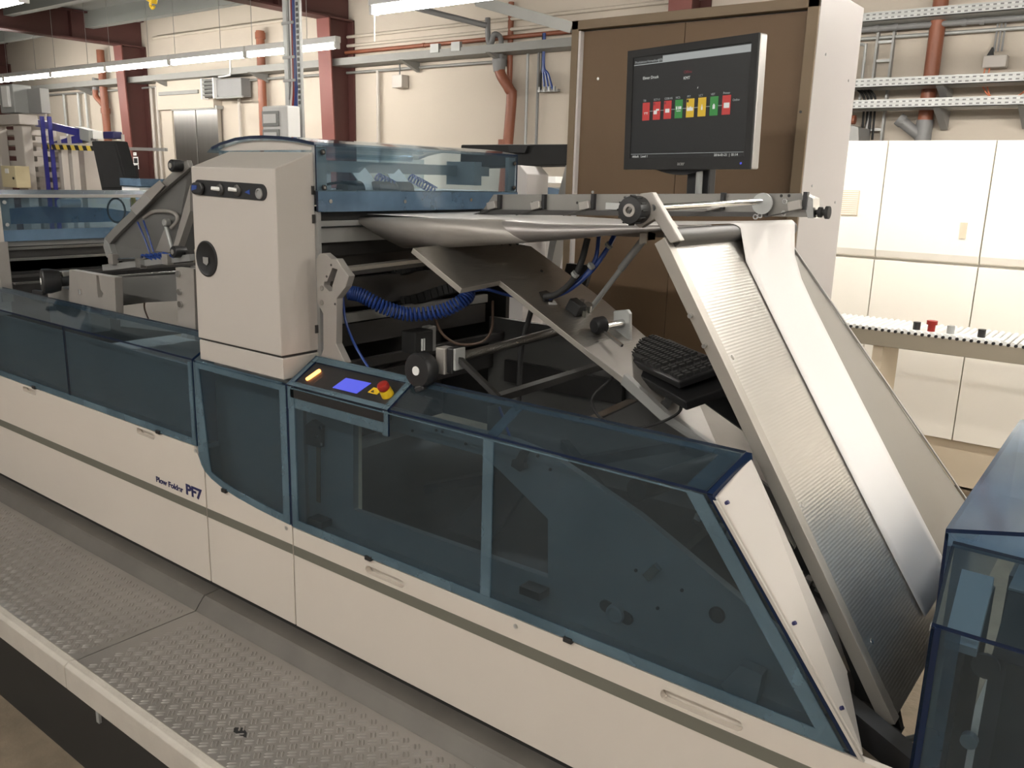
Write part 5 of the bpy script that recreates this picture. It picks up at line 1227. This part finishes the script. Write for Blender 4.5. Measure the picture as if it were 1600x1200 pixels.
# raised former arm of the infeed side
fa = G().prism([(-3.821, 0.46, 1.439), (-3.747, 0.46, 1.482), (-3.235, 0.46, 1.738), (-3.131, 0.46, 1.783), (-3.116, 0.46, 1.754), (-3.39, 0.46, 1.627), (-3.725, 0.46, 1.45), (-3.799, 0.46, 1.403)], (0, .02, 0)).build('former_arm', 'beam', PF, bevel=.0015)
G().prism([(-3.835, 0.48, 1.414), (-3.426, 0.48, 1.621), (-3.143, 0.48, 1.764), (-3.186, 0.5, 1.66), (-3.341, 0.5, 1.393), (-3.79, 0.48, 1.346)], (.05, .06, 0)).build('arm_plate', 'mdark', fa)
G().prism([(-3.811, 0.455, 1.439), (-3.776, 0.455, 1.413), (-3.743, 0.455, 1.343), (-3.808, 0.455, 1.355), (-3.829, 0.455, 1.401)], (0, .03, 0)).build('arm_nose', 'gsteel', fa, bevel=.002)
G().prism([(-3.558, 0.452, 1.582), (-3.433, 0.452, 1.647), (-3.387, 0.452, 1.62), (-3.51, 0.452, 1.554)], (0, -.006, 0)).build('arm_clamp', 'alu', fa)
G().prism([(-3.443, 0.452, 1.646), (-3.319, 0.452, 1.701), (-3.284, 0.452, 1.681), (-3.397, 0.452, 1.617)], (0, -.004, 0)).build('arm_guide', 'alu_p', fa)
G().prism([(-3.369, 0.49, 1.511), (-3.323, 0.49, 1.408), (-3.456, 0.49, 1.406)], (0, .03, 0)).build('gusset', 'alu_p', fa)
G().prism([(-3.135, 0.47, 1.686), (-3.146, 0.47, 1.586), (-3.26, 0.47, 1.421), (-3.288, 0.47, 1.43)], (0, .03, 0)).build('gusset', 'alu_p', fa)
G().cyl((-3.329, 0.47, 1.521), (-3.289, 0.47, 1.419), .009, 12).build('strut', 'galv', fa, smooth=True)
G().lathe((-3.321, 0.46, 1.532), (0, -1, 0), [(-.02, .016), (.0, .016), (.004, .012), (.004, 0)], 16).build('strut_joint', 'gsteel', fa, smooth=True)
G().tube(smooth_path([(-3.287, 0.47, 1.513), (-3.242, 0.47, 1.544), (-3.248, 0.47, 1.569), (-3.308, 0.47, 1.579), (-3.432, 0.48, 1.571), (-3.511, 0.48, 1.543)], 5), .008, 8).build('pipe_bracket', 'alu_p', fa, smooth=True)
for px, py, r in ((279, 259, .024), (282, 393, .024)):
    c_ = Vector((-3.175, 0.45, 1.76)) if px == 279 else Vector((-3.2, 0.45, 1.424))
    k_ = G().lathe(c_, (0, -1, 0), [(-.02, .02), (0, r), (.03, r), (.034, r * .85), (.035, .009), (.031, .008), (.031, 0)], 24).build('clamp_knob', 'blk', fa, smooth=True)
    G().cyl(c_ + Vector((0, -.034, 0)), c_ + Vector((0, -.037, 0)), .011, 6).build('hex_insert', 'alu_p', k_)
for k in range(2): G().tube(smooth_path([(-3.529, 0.46, 1.524) if k == 0 else (-3.482, 0.46, 1.532), (-3.469, 0.45, 1.466) if k == 0 else (-3.433, 0.45, 1.474), (-3.432, 0.45, 1.402) if k == 0 else (-3.402, 0.45, 1.407)], 6), .004, 6).build('air_hose', 'bhose', fa, smooth=True)
G().cyl((-3.669, 0.44, 1.357), (-3.489, 0.44, 1.374), .007, 12).build('slide_rod', 'chrome', fa, smooth=True)
G().bar((-3.831, 0.46, 1.306), (-3.127, 0.46, 1.406), .03, .026).build('guide_rail', 'gsteel', fa)
G().bar((-3.679, 0.47, 1.341), (-3.15, 0.47, 1.419), .02, .018).build('valve_strip', 'dsteel', fa)
for px0 in range(6):
    c_ = Vector((-3.478, 0.44, 1.38)).lerp(Vector((-3.313, 0.44, 1.401)), px0 / 5)
    G().tube(smooth_path([c_, c_ + Vector((.02, -.01, .012)), c_ + Vector((.05, 0, .004)), c_ + Vector((.07, .01, -.006))], 4), .005, 6).build('blue_tubing', 'bhose', fa)
for c_, m in (((-3.718, 0.44, 1.357), 'alu_p'), ((-3.491, 0.44, 1.358), 'steel'), ((-3.281, 0.44, 1.39), 'alu_p')):
    G().box(c_[0] - .02, c_[0] + .02, c_[1] - .015, c_[1] + .015, c_[2] - .025, c_[2] + .02).build('slide_block', m, fa, bevel=.003)
# hand wheel, slotted plate and bolted bracket left of the tower
hw = Vector((-3.582, 0.1, 1.296))
hwo = G().lathe(hw, (-.3, -1, 0), [(-.09, .022), (-.04, .024), (-.035, .042), (.0, .05), (.025, .05), (.03, .045), (.031, 0)], 32).build('hand_wheel', 'blk', PF, smooth=True)
G().cyl(hw + Vector((-.0095, -.0297, 0)), hw + Vector((-.0105, -.0325, 0)), .013, 18).build('wheel_cap', 'whitep', hwo)
G().bar(hw + Vector((-.06, -.04, -.045)), hw + Vector((.01, -.03, -.045)), .018, .016).build('wheel_grip', 'blk', hwo, bevel=.004)
G().box(*[c for a, b in zip((-3.552, 0.14, 1.278), (-3.603, 0.2, 1.332)) for c in (a, b)]).build('screw_nut', 'alu_p', PF, bevel=.003)
sp = [(-3.454, 1.351), (-3.253, 1.351), (-3.231, 1.312), (-3.228, 1.271), (-3.209, 1.273), (-3.215, 1.35), (-3.108, 1.35), (-3.117, 1.198), (-3.481, 1.208)]
spl = G().holed([(-3.454, 1.351), (-3.107, 1.352), (-3.119, 1.19), (-3.483, 1.198)], [[(-3.244, 1.347), (-3.225, 1.347), (-3.219, 1.296), (-3.202, 1.283), (-3.215, 1.265), (-3.244, 1.264), (-3.245, 1.286)]], XZ, .12, .15).build('slotted_plate', 'alu_p', PF, bevel=.001)
G().cyl((-3.375, 0.118, 1.282), (-3.374, 0.118, 1.262), .008, 10).build('plate_bolt', 'steel', spl)
G().box(-3.75, -3.40, .16, .24, 1.10, 1.26).build('guide_block', 'alu_p', PF, bevel=.003)
G().prism([(-3.416, 0.3, 1.31), (-2.972, 0.3, 1.364), (-2.983, 0.3, 1.261), (-3.433, 0.3, 1.2)], (0, .02, 0)).build('cross_plate', 'mdark', PF)
G().prism([(-3.995, 0.6, 1.1), (-3.469, 0.6, 1.192), (-3.487, 0.6, 1.035), (-4.01, 0.6, 0.9983)], (0, .02, 0)).build('white_plate', 'greywhite', PF)
G().tube(smooth_path([(-3.41, 0.4, 1.212), (-3.416, 0.4, 1.173), (-3.391, 0.4, 1.132)], 5), .004, 6).build('brown_hose', 'brownhose', PF)
bk = G().prism([(-2.696, 0.12, 1.423), (-2.588, 0.12, 1.427), (-2.597, 0.12, 1.2), (-2.702, 0.12, 1.197)], (0, .025, 0)).build('bolted_bracket', 'alu_p', PF, bevel=.0015)
for p in ((-2.675, 0.12, 1.403), (-2.674, 0.12, 1.342), (-2.674, 0.12, 1.3)): G().cyl(p, (p[0], p[1] - .008, p[2]), .011, 12).build('bolt', 'steel', bk)
